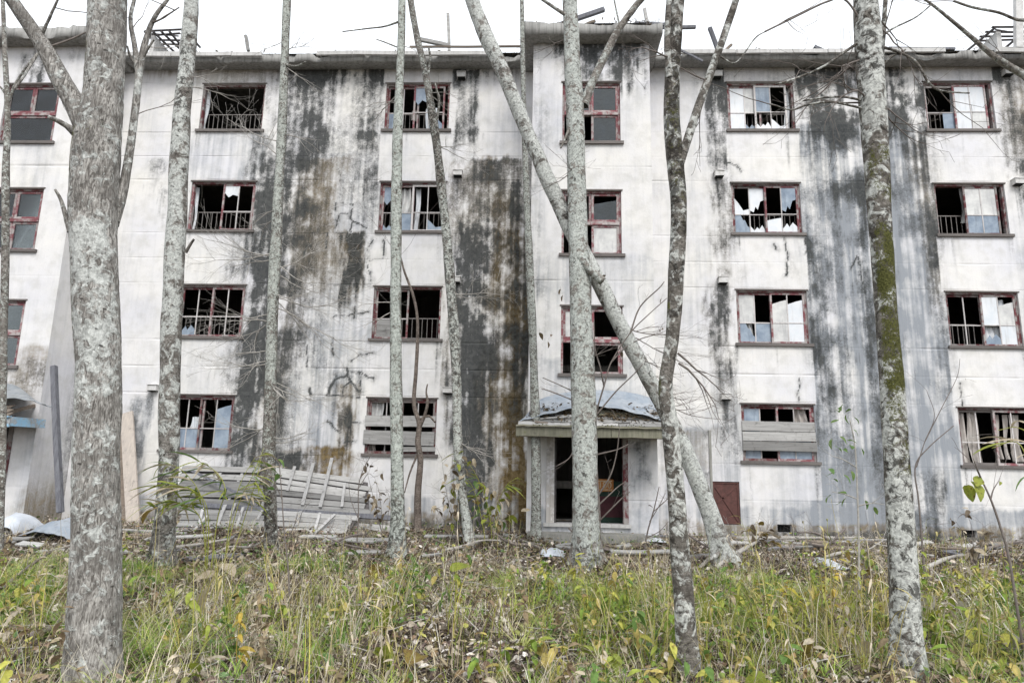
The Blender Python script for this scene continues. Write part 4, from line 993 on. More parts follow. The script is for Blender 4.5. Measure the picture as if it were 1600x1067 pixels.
M['bleaf'] = leaf_mat('brown_yellow_leaf', (.20, .13, .04), (.25, .20, .05), (.09, .055, .03), .3)
M['gleaf'] = leaf_mat('green_leaf', (.10, .20, .06), (.16, .24, .07), (.20, .20, .06), .35)
M['pleaf'] = leaf_mat('pale_dry_leaf', (.50, .44, .33), (.40, .33, .23), (.25, .19, .13), .3)
M['wleaf'] = leaf_mat('bleached_leaf', (.60, .57, .52), (.50, .46, .40), (.33, .28, .22), .25)

M['moss'] = flat('olive_moss', (.13, .135, .025), .95, (.06, .065, .015), 25)
def ground_Y(u, v):
    lo, hi = -14.5, -.5
    for _ in range(40):
        m = (lo + hi) / 2; p = at(u, v, m)
        if p[2] < float(gz(p[0], p[1])): hi = m
        else: lo = m
    return (lo + hi) / 2
def trunk_mesh(name, P, R, mat, parent, sides=20, res=.08, rough=.35, seed=0, masks=(), flare=True, fine=0.0):
    P, R = catmull(P, R, res); R = R * (1 - .5 * rough) - fine * .25
    if flare:
        d = P[:, 2] - P[0, 2]; R = R * (1 + flare * np.exp(-np.maximum(d, 0) / (R[0] * 1.4)))
    n = len(P)
    V, F = tube_arrays(P, R, sides, None, rough, seed)
    C = np.repeat(P, sides, 0); off = V - C; Rr = np.repeat(R, sides)
    rel = off / Rr[:, None]
    if fine:
        f = fbm(V[:, 0] * 34 + 1.2 * np.sin(V[:, 2] * 14), V[:, 1] * 34, V[:, 2] * 6, 3, seed + 3) - .5
        V = V + off / (np.linalg.norm(off, axis=1)[:, None] + 1e-9) * (f * fine)[:, None]
    if flare:                                       # root buttresses
        d = np.maximum(V[:, 2] - P[0, 2], 0); ang = np.arctan2(off[:, 1], off[:, 0])
        V[:, :2] += off[:, :2] * ((.08 + .45 * flare) * np.exp(-d / (R[0] * 1.5)) * (np.sin(ang * 3 + seed) + .5 * np.sin(ang * 7 + 2 * seed)))[:, None]
    mk = np.zeros((len(V), 4)); mk[:, 3] = 1; mk[:, 1] = .5
    for (ch, z0, z1, side, amt) in masks:
        f = sst(z0 - .12, z0 + .12, V[:, 2]) * (1 - sst(z1 - .12, z1 + .12, V[:, 2]))
        q = f * amt * (sst(.15, .95, rel[:, 0] * side) if side else sst(-.2, .8, -rel[:, 1]))
        q *= np.clip(.35 + 1.3 * fbm(V[:, 0] * 6, V[:, 1] * 6, V[:, 2] * 4, 3, 81 + seed), 0, 1.4)
        mk[:, ch] = np.maximum(mk[:, ch], q) if ch != 1 else np.clip(mk[:, 1] + q, 0, 1.5)
    F4 = np.array(F[:-1]); capf = F[-1]
    V0 = V - origin_of(parent)
    V0 = np.vstack([V0, V0[capf].mean(0)]); ci = len(V0) - 1
    F3 = np.array([[capf[i], capf[(i + 1) % len(capf)], ci] for i in range(len(capf))])
    mk = np.vstack([mk, mk[-1]])
    me = mesh_np(name, V0, F3, F4, True); set_attr(me, 'mask', mk)
    return link(name, me, mat, parent)
def grow(p, d, L, r, depth, rnd, out, up=.25, spread=.7, fork=3):
    n = max(3, int(L / .09)); P = [np.array(p)]; d = np.array(d, float); d /= np.linalg.norm(d); R = [r]
    kids = []
    for k in range(n):
        d = d + np.array([rnd.gauss(0, .13), rnd.gauss(0, .13), rnd.gauss(0, .11) + up * .09]); d /= np.linalg.norm(d)
        P.append(P[-1] + d * L / n); R.append(max(.0016, r * (1 - .8 * (k + 1) / n)))
        if depth > 0 and k > 0 and rnd.random() < fork / n: kids.append((P[-1].copy(), d.copy(), R[-1], k / n))
    out.append((P, R))
    for (q, dd, rr, t) in kids:
        e = np.array([rnd.gauss(0, spread), rnd.gauss(0, spread), rnd.gauss(.05, spread * .8)])
        grow(q, dd + e, L * rnd.uniform(.35, .7) * (1 - .3 * t), rr * .75, depth - 1, rnd, out, up, spread, fork)
def twigs_obj(lst, parent, mat, name='twigs', sides=4):
    mb = MB()
    for P, R in lst: mb.tube(P, R, sides)
    o = mb.build(name, mat, parent); o['kind'] = 'stuff'; return o
TREE_BASES = []
def tree(label, trunk, Y, mat, branches=(), masks=(), twigs=(), sides=20, res=.08, rough=.3, seed=1, top=4.0, fine=0.0, group='bare tree trunks standing in front of the building', twigmat='twig', topdrift=(0, 0, 0), ylean=0.0, flare=.45):
    """trunk: [(u, v, width px)...] from the base up, on the plane y = Y (leaning by ylean per metre of height)"""
    base = at(trunk[0][0], trunk[0][1], Y); zb = float(gz(base[0], Y)); base[2] = min(base[2], zb) - .05
    o = thing('bare_tree', base + [0, 0, .05], label, 'tree', group); TREE_BASES.append((base[0], Y, trunk[0][2] / 2 * mpx(Y)))
    m = mpx(Y)
    def pt(u, v, yo=0.0):
        p = at(u, v, Y + yo); yl = ylean * (p[2] - base[2]); return at(u, v, Y + yo + yl)
    P = [base] + [pt(u, v) for u, v, w_ in trunk[1:]]; R = [w_ / 2 * m for u, v, w_ in trunk]
    # scale radii by the true distance along the view, not only by plane depth
    R = [r * (np.dot(p - CAM, FWD) / (Y - CAM[1])) for r, p in zip(R, P)]
    d = P[-1] - P[-2]; d = d / np.linalg.norm(d); rnd = random.Random(seed)
    for k in range(1, 5):
        d = d + np.array([rnd.gauss(0, .05), rnd.gauss(0, .05), .05]) + np.array(topdrift); d /= np.linalg.norm(d)
        P.append(P[-1] + d * top / 4); R.append(R[-1] * .8)
    mk = [(ch, pt(trunk[0][0], v1)[2], pt(trunk[0][0], v0)[2], s, a) for ch, v0, v1, s, a in masks]
    trunk_mesh('trunk', P, R, mat, o, sides, res, rough, seed, mk, flare, fine)
    tw = []
    for br in branches:
        pts = br['p']; Pb = [pt(u, v, yo) for u, v, w_, yo in pts]; Rb = [w_ / 2 * m for u, v, w_, yo in pts]
        if br.get('ext'):
            dd = Pb[-1] - Pb[-2]; dd /= np.linalg.norm(dd); Pb.append(Pb[-1] + dd * br['ext'] * .5 + [0, 0, .05]); Rb.append(Rb[-1] * .75); Pb.append(Pb[-1] + dd * br['ext'] * .5 + [0, .05, .12]); Rb.append(Rb[-1] * .45)
        trunk_mesh('branch', Pb, Rb, mat if Rb[0] > .012 else M[twigmat], o, max(6, int(sides * .6)) if Rb[0] > .02 else 6, res * .8, rough * .8, seed + 7, br.get('m', ()), False, fine * .4)
        for k in range(br.get('tw', 0)):
            t = rnd.uniform(.25, 1) * (len(Pb) - 1); i = min(int(t), len(Pb) - 2); q = Pb[i] + (Pb[i + 1] - Pb[i]) * (t - i)
            e = (Pb[i + 1] - Pb[i]); e /= np.linalg.norm(e)
            grow(q, e + np.array([rnd.gauss(0, .7), rnd.gauss(0, .5), rnd.gauss(.1, .6)]), rnd.uniform(.4, 1.0), .006, 2, rnd, tw)
    for (u, v, du, dv, L, n) in twigs:
        for k in range(n):
            q = pt(u + rnd.uniform(-3, 3), v + rnd.uniform(-14, 14)); e = np.array([du + rnd.gauss(0, .25), rnd.gauss(-.1, .45), -dv + rnd.gauss(0, .22)])
            grow(q, e, L * rnd.uniform(.7, 1.4), .0105, 2, rnd, tw, .12, .5, 7)
    # crown above the picture
    for k in range(7 if top > 2 else 2):
        t = rnd.uniform(.3, 1) * 3; i = len(P) - 5 + int(t); i = min(i, len(P) - 2); q = P[i] + (P[i + 1] - P[i]) * (t % 1)
        a = rnd.uniform(0, 6.28); grow(q, (math.cos(a), math.sin(a), .8), rnd.uniform(1.2, 2.4), R[-2] * .35, 2, rnd, tw, .3, .6, 4)
    if tw: twigs_obj(tw, o, M[twigmat])
    return o
def B(p, **k): return dict(p=p, **k)

# big trunk, far left
tree('thickest grey ridged trunk at the left with moss down its left side',
     [(147, 1098, 100), (148, 1010, 88), (150, 900, 80), (152, 760, 73), (153, 640, 72), (152, 540, 73), (149, 440, 74), (146, 330, 74), (150, 240, 76), (160, 150, 58), (166, 60, 56), (168, -20, 56)], -10.35, M['bark_big'],
     [B([(140, 215, 40, -.02), (118, 165, 38, -.05), (95, 125, 34, -.1), (72, 80, 29, -.15), (45, 38, 25, -.2), (15, -5, 22, -.25)], ext=1.5, tw=2),
      B([(118, 208, 17, -.06), (104, 197, 11, -.1), (90, 189, 9, -.14), (76, 183, 8, -.2)]),
      B([(112, 362, 15, .0), (102, 335, 9, -.02), (95, 312, 7, -.03), (86, 296, 5, -.06)]),
      B([(174, 350, 26, .08), (190, 305, 19, .12), (199, 260, 16, .14), (206, 215, 15, .15), (212, 165, 14, .16), (218, 110, 14, .17)], tw=1),
      B([(217, 118, 13, .17), (210, 70, 10, .2), (204, 30, 8, .22), (212, -10, 7, .25)], ext=1.0, tw=1),
      B([(218, 112, 14, .17), (226, 70, 12, .16), (238, 35, 9, .14), (250, 15, 8, .12), (268, -8, 7, .1)], ext=1.0, tw=2),
      B([(219, 98, 7, .17), (232, 75, 5, .14), (241, 62, 4, .12)]), B([(214, 102, 6, .17), (204, 90, 5, .14), (199, 72, 4, .1)]),
      B([(238, 36, 5, .14), (252, 30, 4, .1), (280, 12, 3, .05)], tw=1),
      B([(62, 62, 9, -.16), (72, 40, 6, -.2), (88, 5, 5, -.25), (96, -15, 4, -.3)], tw=1), B([(82, 72, 5, -.14), (110, 62, 4, -.1), (136, 50, 3, -.05)]),
      B([(58, 85, 6, -.2), (38, 118, 5, -.26), (22, 140, 4, -.3)])],
     masks=[(0, 60, 150, -1, 1.0), (0, 165, 300, -1, 1.25), (0, 380, 620, -1, 1.05), (0, 190, 230, 0, .5), (1, 330, 620, 0, .6), (1, 600, 760, -1, 1.0), (2, 180, 420, 0, .35)], sides=150, res=.02, rough=.14, seed=3, fine=.013, top=3.2, flare=.02)
tree('straight pale trunk left of the first window column',
     [(252, 893, 44), (255, 850, 36), (262, 740, 34), (266, 600, 33), (270, 470, 33), (277, 330, 31), (284, 200, 30), (293, 90, 27), (300, -15, 26)], ground_Y(252, 893), M['bark_spot'],
     [B([(290, 395, 6, -.03), (297, 383, 5, -.05), (303, 374, 4, -.08)])], masks=[(1, 0, 500, 0, .5), (2, 60, 200, 0, .5), (2, 700, 890, 0, .5)], sides=28, res=.05, rough=.2, seed=5, twigs=[(290, 130, 1, .3, .8, 2), (296, 60, -1, .5, .6, 1)], twigmat='twigpale')
T3Y = ground_Y(425, 868)
tree('slim pale trunk with a spray of fine bare twigs over the dark stain',
     [(425, 872, 30), (424, 830, 23), (420, 700, 22), (424, 560, 20), (429, 420, 19), (437, 270, 17), (444, 120, 15), (449, -12, 13)], T3Y, M['bark_scaly'],
     [B([(440, 100, 6, -.02), (462, 104, 4, -.08), (478, 97, 3, -.12)])],
     masks=[(1, 0, 600, 0, .5), (2, 760, 880, 0, .9)], sides=20, res=.06, rough=.22, seed=8,
     twigs=[(420, 690, 1, .35, .9, 2), (418, 660, -1, .3, .8, 2), (424, 600, 1, .5, 1.1, 3), (422, 560, -1, .35, .9, 3), (426, 500, -1, .25, 1.3, 3), (426, 470, 1, .3, 1.4, 4), (430, 420, 1, .35, 1.2, 3), (428, 400, -1, .3, 1.0, 3), (434, 330, -1, .2, .9, 2), (434, 230, -1, -.2, 1.0, 2), (438, 200, 1, .4, .7, 1), (447, 90, 1, .6, .8, 2), (446, 60, -1, .7, .7, 1)], twigmat='twigpale')
tree('straight slim trunk crossing the second window column',
     [(623, 876, 32), (622, 830, 25), (620, 700, 22), (618, 540, 20), (619, 380, 19), (621, 220, 17), (626, 90, 14), (628, -15, 12)], ground_Y(623, 876), M['bark_green'],
     [B([(622, 35, 4, -.02), (600, 42, 3, -.05), (575, 45, 2.5, -.08), (535, 50, 2, -.1)]), B([(620, 74, 3, -.02), (600, 66, 2.5, -.05), (588, 62, 2, -.08)])],
     masks=[(1, 0, 900, 0, .6), (2, 780, 880, 0, .7)], sides=20, res=.06, rough=.16, seed=11, twigs=[(622, 150, -1, .2, .8, 2), (620, 480, -1, .5, .9, 2), (626, 60, 1, .6, .6, 1)], twigmat='twigpale')
tree('gently curving slim trunk with dark spots right of the second window column',
     [(735, 858, 24), (726, 800, 20), (716, 700, 18), (712, 560, 17), (704, 440, 17), (694, 330, 16), (680, 210, 16), (664, 110, 15), (652, 60, 13), (640, -10, 11)], ground_Y(735, 858), M['bark_mid'],
     [B([(666, 130, 6, -.02), (672, 95, 5, -.03), (670, 75, 4, -.04)]), B([(682, 190, 5, -.03), (686, 160, 4, -.05), (680, 130, 3, -.06)])],
     masks=[(1, 300, 900, 0, .45), (2, 100, 600, 0, .55), (0, 190, 330, 0, .4)], sides=20, res=.06, rough=.3, seed=13, twigs=[(686, 240, 1, .5, .7, 2), (672, 140, 1, .7, .7, 2), (705, 450, 1, .3, .8, 2), (716, 690, 1, .5, .8, 2)], twigmat='twigpale')
tree('thin straight pole-like trunk at the left edge of the middle tower',
     [(838, 852, 23), (838, 800, 18), (836, 650, 16), (833, 540, 14), (827, 400, 13), (821, 250, 10), (817, 100, 8), (815, -12, 7)], -1.95, M['bark_scaly'],
     masks=[(1, 0, 900, 0, .4)], sides=14, res=.07, rough=.2, seed=17, top=2.5)
tree('stout pale trunk standing in front of the doorway with a raised right branch',
     [(917, 890, 50), (916, 845, 42), (914, 740, 41), (911, 600, 39), (907, 470, 36), (902, 340, 33), (899, 200, 30), (894, 90, 27), (890, -15, 25)], ground_Y(917, 890), M['bark_pale'],
     [B([(912, 165, 18, .05), (926, 128, 15, .05), (945, 88, 14, .03), (966, 48, 13, 0), (990, 14, 12, -.04), (1012, -12, 11, -.08)], ext=2, tw=1),
      B([(886, 25, 7, -.05), (870, 15, 6, -.08), (842, -4, 5, -.1)]), B([(893, 190, 5, -.1), (884, 215, 4, -.12), (876, 232, 3, -.14)]),
      B([(968, 40, 4, 0), (962, 12, 3, -.02), (958, -10, 3, -.04)]), B([(905, 400, 12, -.14), (925, 425, 14, -.16), (942, 440, 15, -.17)])],
     masks=[(1, 0, 900, 0, .55), (2, 860, 892, 0, .9)], sides=32, res=.05, rough=.16, seed=19, twigs=[(898, 270, -1, 1.2, .8, 2), (893, 60, -1, .4, .7, 1), (908, 560, 1, .3, .6, 1)])
tree('long leaning trunk slanting from upper left down to the right past the doorway',
     [(1138, 888, 44), (1128, 858, 35), (1105, 790, 29), (1064, 690, 28), (1012, 590, 28), (970, 510, 28), (935, 440, 28), (895, 365, 27), (860, 290, 26), (823, 205, 25), (790, 122, 24), (760, 58, 24), (735, -8, 22)], ground_Y(1138, 888) + .15, M['bark_spot'],
     [B([(1146, 868, 22, 0), (1160, 878, 16, -.05), (1172, 892, 10, -.08)]), B([(1128, 862, 8, -.1), (1100, 880, 6, -.3), (1085, 900, 4, -.4)])],
     masks=[(1, 0, 900, 0, .5), (0, 840, 890, -1, .4)], sides=30, res=.05, rough=.16, seed=23, topdrift=(-.03, 0, .03), twigs=[(975, 520, 1, .8, 1.1, 3), (1000, 570, 1, .6, .9, 2), (1025, 620, 1, .3, .9, 2)])
tree('dark mossy trunk right of the doorway forking into two raised arms',
     [(1080, 1072, 46), (1074, 1010, 39), (1068, 930, 35), (1062, 850, 33), (1056, 760, 31), (1046, 660, 31), (1040, 600, 28), (1051, 520, 26), (1056, 430, 27), (1060, 330, 28), (1056, 260, 29), (1050, 190, 29), (1051, 110, 28), (1056, 40, 25), (1060, -15, 23)], ground_Y(1080, 1072), M['bark_dark'],
     [B([(1057, 268, 22, -.01), (1072, 225, 17, 0), (1090, 170, 16, .02), (1110, 115, 15, .04), (1130, 60, 15, .06), (1152, -6, 14, .08)], ext=1.2, tw=1),
      B([(1047, 122, 14, -.04), (1043, 80, 13, -.05), (1043, 40, 12, -.06), (1046, -10, 11, -.08)], ext=1),
      B([(1124, 88, 5, .04), (1150, 98, 3, .02), (1180, 60, 3, 0), (1200, 48, 2, -.02)], tw=1), B([(1108, 128, 4, .03), (1085, 118, 3, 0), (1062, 105, 2, -.02)])],
     masks=[(0, 60, 420, 0, .55), (2, 40, 330, 0, .85), (2, 330, 600, 0, .35), (1, 600, 760, 1, .8), (2, 640, 720, -1, .8), (0, 430, 640, -1, .7), (0, 700, 900, 1, .45), (0, 380, 400, 0, .5)], sides=44, res=.03, rough=.24, seed=29, fine=.004, top=2.6, twigs=[(1062, 560, 1, .5, .6, 2), (1048, 90, -1, .4, .5, 1)])
tree('tall dark lichened trunk at the right with thick moss at mid height',
     [(1424, 1072, 57), (1418, 1000, 52), (1412, 900, 49), (1406, 800, 45), (1400, 700, 42), (1394, 600, 40), (1386, 500, 38), (1379, 400, 38), (1371, 290, 41), (1365, 180, 42), (1358, 80, 41), (1352, -15, 39)], ground_Y(1424, 1072), M['bark_dark'],
     [B([(1374, 130, 12, .06), (1377, 85, 10, .07), (1381, 40, 9, .08), (1384, -8, 8, .1)], ext=1, tw=1),
      B([(1348, 62, 6, -.02), (1325, 78, 5, -.05), (1285, 105, 4.5, -.1), (1240, 124, 4, -.14), (1212, 132, 3, -.18)], tw=1),
      B([(1350, 158, 5, -.02), (1320, 152, 4.5, -.06), (1285, 153, 4, -.1), (1255, 158, 3, -.12)]), B([(1350, 170, 5, -.02), (1300, 160, 4.5, -.08), (1262, 164, 4, -.12), (1236, 172, 3.5, -.14), (1205, 163, 2.5, -.16)], tw=1),
      B([(1372, 72, 6, -.02), (1405, 82, 5, -.06), (1432, 98, 5, -.1), (1450, 128, 4.5, -.12), (1470, 142, 4, -.14), (1515, 146, 3, -.2)], tw=1),
      B([(1350, 40, 4, -.02), (1320, 0, 4, -.05), (1290, 4, 4, -.1), (1240, 28, 3.5, -.15), (1195, 50, 3, -.2)], tw=1),
      B([(1374, 110, 5, 0), (1392, 90, 4, -.03), (1415, 78, 3, -.06)]), B([(1374, 60, 5, .05), (1395, 45, 4, .02), (1430, 28, 3, 0), (1455, 8, 2.5, -.03)])],
     masks=[(0, 230, 330, 0, .85), (0, 350, 620, 0, 1.15), (0, 600, 760, 0, .75), (0, 760, 900, -1, .5), (2, 300, 1000, 0, .4), (1, 0, 200, 0, .5), (1, 560, 1060, 0, .55), (2, 0, 130, 0, .5), (2, 660, 760, 0, .6), (1, 900, 1060, 1, 1.0)], sides=52, res=.03, rough=.18, seed=31, fine=.005, top=2.8, twigs=[(1352, 170, -1, .1, .8, 2), (1352, 80, -1, .4, .8, 2), (1374, 150, 1, .4, .6, 2), (1378, 40, 1, .6, .6, 2)])
tree('thin whip of a tree at the far left edge of the picture',
     [(4, 850, 13), (4, 700, 12), (5, 560, 12), (8, 420, 11), (9, 280, 11), (12, 180, 10), (8, 90, 8), (4, -10, 6)], -5.0, M['bark_mid'],
     [B([(14, 158, 6, 0), (24, 132, 5, -.02), (44, 102, 5, -.04), (62, 80, 4, -.06)]), B([(10, 150, 5, 0), (2, 138, 4, -.03), (-8, 130, 3, -.06)])], sides=10, res=.08, rough=.2, seed=37, top=2)
tree('slender brown crooked tree with a forked top before the boarded window',
     [(654, 815, 15), (653, 770, 13), (657, 720, 12), (653, 690, 11), (655, 662, 9), (647, 630, 7), (650, 580, 7), (652, 540, 6.5), (652, 495, 6), (645, 460, 5.5), (632, 425, 4), (627, 405, 3)], -1.35, M['bark_brown'],
     [B([(655, 668, 8, 0), (663, 650, 6, -.02), (668, 630, 5, -.03), (666, 612, 3, -.04), (668, 600, 2.5, -.05)]), B([(656, 655, 5, 0), (670, 650, 4, -.03), (680, 660, 3, -.06)]), B([(652, 710, 4, 0), (640, 740, 3, -.06), (632, 770, 2, -.1)])],
     sides=10, res=.05, rough=.3, seed=41, top=.15)
tree('tree just outside the right edge reaching in with one drooping branch',
     [(1690, 1000, 60), (1680, 700, 54), (1668, 400, 48), (1655, 180, 42), (1640, -20, 38)], -8.6, M['bark_pale'],
     [B([(1655, 170, 20, 0), (1625, 138, 16, -.05), (1600, 118, 14, -.08), (1570, 100, 13, -.1), (1545, 82, 9, -.12), (1515, 56, 7, -.15), (1490, 35, 6, -.18), (1462, 12, 5, -.2), (1440, -4, 4, -.22)], tw=2),
      B([(1640, 30, 8, 0), (1600, 32, 6, -.05), (1585, 30, 5, -.07), (1560, 20, 5, -.1), (1520, 12, 4.5, -.12), (1490, 2, 4, -.16)], tw=1)], sides=20, res=.06, rough=.2, seed=43, top=2.5)

def roof_edge_litter():
    mb = MB(); rr = random.Random(31)
    for k in range(1500):
        x = rr.uniform(-10.2, 13)
        if fbm(np.array([x * 1.1]), np.array([2.5]), 0, 3, 172)[0] < .5: continue
        on = -.44 < x < 2.62
        q = np.array([x, (TP - .38 if on else -.45) + rr.uniform(-.03, .3), EZT + rr.uniform(.0, .05)]); V, F = leaf_shape(rr.uniform(.04, .14), rr.uniform(.01, .05), 3, .3, rr.uniform(.2, 1.8), .3, k); mb.add(V @ rot_mat(rr.uniform(0, 6.28), rr.uniform(-1.3, .8), rr.uniform(-.8, .8)).T + q, F)
    o = mb.build('roof_edge_litter', M['tleaf'], bld); o['kind'] = 'stuff'
# saplings
def sapling(label, stem, Y, w0, branches, leaves, mat='twig', leafmat='tleaf', seed=1, cat='sapling', lsize=12):
    base = at(*stem[0], Y); base[2] = float(gz(base[0], Y)) - .02
    o = thing('sapling', base, label, cat); rnd = random.Random(seed); m = mpx(Y)
    P = [base] + [at(u, v, Y + .0) for u, v in stem[1:]]
    mb = MB(); R = np.linspace(w0 * .36 * m, w0 * .16 * m, len(P)); mb.tube(P, R, 7, .04); mb.build('stem', M[mat], o)
    for br in branches:
        yo = np.cumsum([0] + [rnd.uniform(-.12, .06) for _ in br[1:]])
        Pb = [at(u, v, Y + q) for (u, v), q in zip(br, yo)]; mb = MB(); mb.tube(Pb, np.linspace(w0 * .20 * m, max(.0016, w0 * .09 * m), len(Pb)), 6, .04, .2, seed)
        tw = []
        for k in range(2):
            i = rnd.randrange(1, len(Pb)); grow(Pb[i], (Pb[i] - Pb[i - 1]) / np.linalg.norm(Pb[i] - Pb[i - 1]) + np.array([rnd.gauss(0, .5), rnd.gauss(0, .4), rnd.gauss(.2, .4)]), .3, .0025, 1, rnd, tw)
        for Pq, Rq in tw: mb.tube(Pq, Rq, 4)
        mb.build('branch', M[mat], o)
    for (u, v, s) in leaves:
        p = at(u, v, Y + rnd.uniform(-.1, .05)); big_leaf(p, s * m, rnd, o, M[leafmat])
        mb = MB(); q = p + np.array([rnd.uniform(-.02, .02), 0, s * m * .6]); mb.tube([p, q], [.0016, .001], 4); mb.build('leaf_stalk', M[mat], o)
    return o
def leaf_shape(L, W, n=7, fold=.25, curl=.6, wob=.15, seed=0):
    rr = random.Random(seed); V = []; F = []
    for k in range(n):
        t = k / (n - 1); wd = W * math.sin(math.pi * min(1, t * .92 + .06)) ** .75 * (1 - .25 * t)
        a = curl * t; x = L * t * (1 - .12 * curl * t); z = -L * .5 * curl * t * t
        for s in (-1, -.5, 0, .5, 1):
            V.append((x, s * wd * .5 * (1 + rr.uniform(-wob, wob)), z + fold * abs(s) * wd * .5 + rr.uniform(-wob, wob) * W * .12))
    for k in range(n - 1):
        for m in range(4):
            i = k * 5 + m; F.append((i, i + 1, i + 6, i + 5))
    return np.array(V), F
def rot_mat(yaw, pitch, roll):
    return np.array((Matrix.Rotation(yaw, 3, 'Z') @ Matrix.Rotation(pitch, 3, 'Y') @ Matrix.Rotation(roll, 3, 'X')))
def big_leaf(p, L, rnd, parent, mat, W=None, curl=None, yaw=None, pitch=None, name='leaf'):
    V, F = leaf_shape(L, W or L * rnd.uniform(.5, .75), 7, rnd.uniform(.1, .5), rnd.uniform(.2, 1.3) if curl is None else curl, .15, rnd.randrange(9999))
    Rm = rot_mat(rnd.uniform(0, 6.28) if yaw is None else yaw, rnd.uniform(-.3, 1.2) if pitch is None else pitch, rnd.uniform(-.7, .7))
    V = V @ Rm.T + p
    V2 = np.vstack([V, V + Rm @ np.array([0, 0, -.0012])]); n = len(V)
    mb = MB(); mb.add(V, F, True); return mb.build(name, mat, parent)

sapling('leafless sapling with upswept twigs beside the stout trunk', [(937, 885), (936, 800), (932, 730), (931, 670), (932, 632)], ground_Y(937, 888), 7,
        [[(932, 642), (944, 602), (955, 566), (985, 520), (1015, 490), (1042, 466)], [(932, 648), (962, 612), (990, 585), (1004, 570)], [(931, 645), (905, 618), (880, 604), (848, 590)], [(930, 650), (900, 628), (862, 612), (846, 607)],
         [(934, 775), (954, 742), (964, 705), (968, 668)], [(935, 815), (955, 795), (972, 778), (984, 768)], [(934, 790), (950, 775), (966, 760), (978, 752)], [(933, 710), (950, 706), (965, 702), (982, 694)], [(933, 700), (905, 690), (890, 715), (870, 728)],
         [(944, 604), (938, 575), (930, 545), (928, 500)], [(955, 566), (975, 545), (1000, 530), (1035, 520)], [(985, 520), (1000, 480), (1030, 450), (1038, 440)]],
        [(843, 520, 13), (856, 534, 11), (862, 523, 9), (876, 452, 10), (879, 462, 10), (946, 430, 12), (1036, 515, 12), (1034, 466, 10), (970, 550, 9)], seed=3)
sapling('small bare sapling with thin rods right of the porch step', [(1005, 868), (1012, 830), (1022, 795), (1030, 760)], -2.9, 4, [[(1015, 815), (1030, 790), (1040, 770)], [(1020, 800), (1040, 782), (1052, 768)], [(1010, 840), (1030, 830), (1044, 815)]], [(1013, 790, 8)], seed=9)
sapling('seedling with drooping green leaflets left of the tall dark trunk', [(1340, 925), (1342, 860), (1340, 780), (1336, 700), (1328, 655)], -6.6, 5,
        [[(1341, 780), (1320, 772), (1300, 768)], [(1338, 730), (1318, 718), (1300, 712)], [(1342, 790), (1362, 786), (1382, 788)]],
        [(1316, 634, 15), (1308, 642, 14), (1330, 640, 15), (1322, 648, 14), (1310, 656, 14), (1334, 652, 13), (1300, 686, 16), (1312, 682, 14), (1324, 688, 15), (1306, 698, 15), (1318, 702, 14), (1330, 696, 13), (1296, 732, 17), (1306, 738, 17), (1318, 742, 16), (1330, 736, 15), (1300, 748, 15), (1298, 774, 16), (1310, 770, 15), (1322, 778, 15), (1312, 786, 15), (1334, 672, 12), (1346, 700, 12), (1352, 782, 13), (1366, 792, 13)], 'twigpale', 'gleaf', 5)
sapling('crooked brown stem with a yellowed leaf under the curtained window', [(1590, 930), (1578, 880), (1562, 820), (1548, 780), (1534, 750), (1524, 728)], -9.0, 6,
        [[(1548, 780), (1552, 765), (1560, 752)], [(1534, 750), (1528, 735), (1520, 715)]], [(1518, 752, 34), (1510, 758, 26), (1530, 745, 24), (1562, 752, 10)], 'twig', 'yleaf', 6)
sapling('arching bare grey stem in front of the right stained wall', [(1440, 850), (1436, 790), (1430, 730), (1450, 700), (1490, 665)], -5.5, 4, [[(1432, 730), (1445, 690), (1460, 650), (1448, 610)], [(1445, 690), (1470, 640), (1495, 590), (1500, 560)]], [], seed=12)
sapling('red-brown woody stem between the fallen panels and the slim trunk', [(452, 985), (451, 900), (444, 830), (440, 770), (436, 720)], -8.2, 4, [[(441, 780), (425, 745), (410, 720)], [(446, 850), (460, 820), (466, 800)]], [(434, 718, 16), (428, 765, 14), (438, 742, 15)], 'twig', 'gleaf', 14)
sapling('thin dark upright rods before the fallen panels, left of the boarded window', [(556, 870), (560, 810), (562, 750), (585, 700)], -3.4, 3, [[(560, 810), (548, 780), (545, 755)], [(562, 760), (575, 740), (584, 745)]], [(572, 722, 10), (583, 728, 10), (590, 735, 10), (597, 740, 10)], 'twig', 'tleaf', 15)

roof_rubble(*canM)
roof_edge_litter()

def shrub(label, base, tips, Y, n, mats, seed, size=(9, 17)):
    rnd = random.Random(seed); b = at(base[0], base[1], Y); b[2] = float(gz(b[0], Y)) - .02; m = mpx(Y)
    o = thing('withered_shrub', b, label, 'shrub')
    for (u, v) in tips:
        e = at(u, v, Y + rnd.uniform(-.3, .15)); mid = b + (e - b) * .55 + np.array([rnd.uniform(-.08, .08), rnd.uniform(-.1, .1), .12 * np.linalg.norm(e - b)])
        mb = MB(); P, R = catmull([b, mid, e], [.006, .004, .0018], .06); mb.tube(P, R, 5); tw = []
        for k in range(3):
            q = P[rnd.randrange(len(P) // 2, len(P))]; grow(q, (rnd.gauss(0, 1), rnd.gauss(0, .6), rnd.gauss(.1, .6)), rnd.uniform(.15, .4), .003, 1, rnd, tw)
        for Pq, Rq in tw: mb.tube(Pq, Rq, 4)
        mb.build('branch', M['twig'], o)
        for k in range(n):
            q = P[rnd.randrange(len(P) // 3, len(P))] + np.array([rnd.gauss(0, .05), rnd.gauss(0, .05), rnd.gauss(0, .04)])
            big_leaf(q, rnd.uniform(*size) * m, rnd, o, M[rnd.choice(mats)], W=rnd.uniform(.35, .6) * size[1] * m)
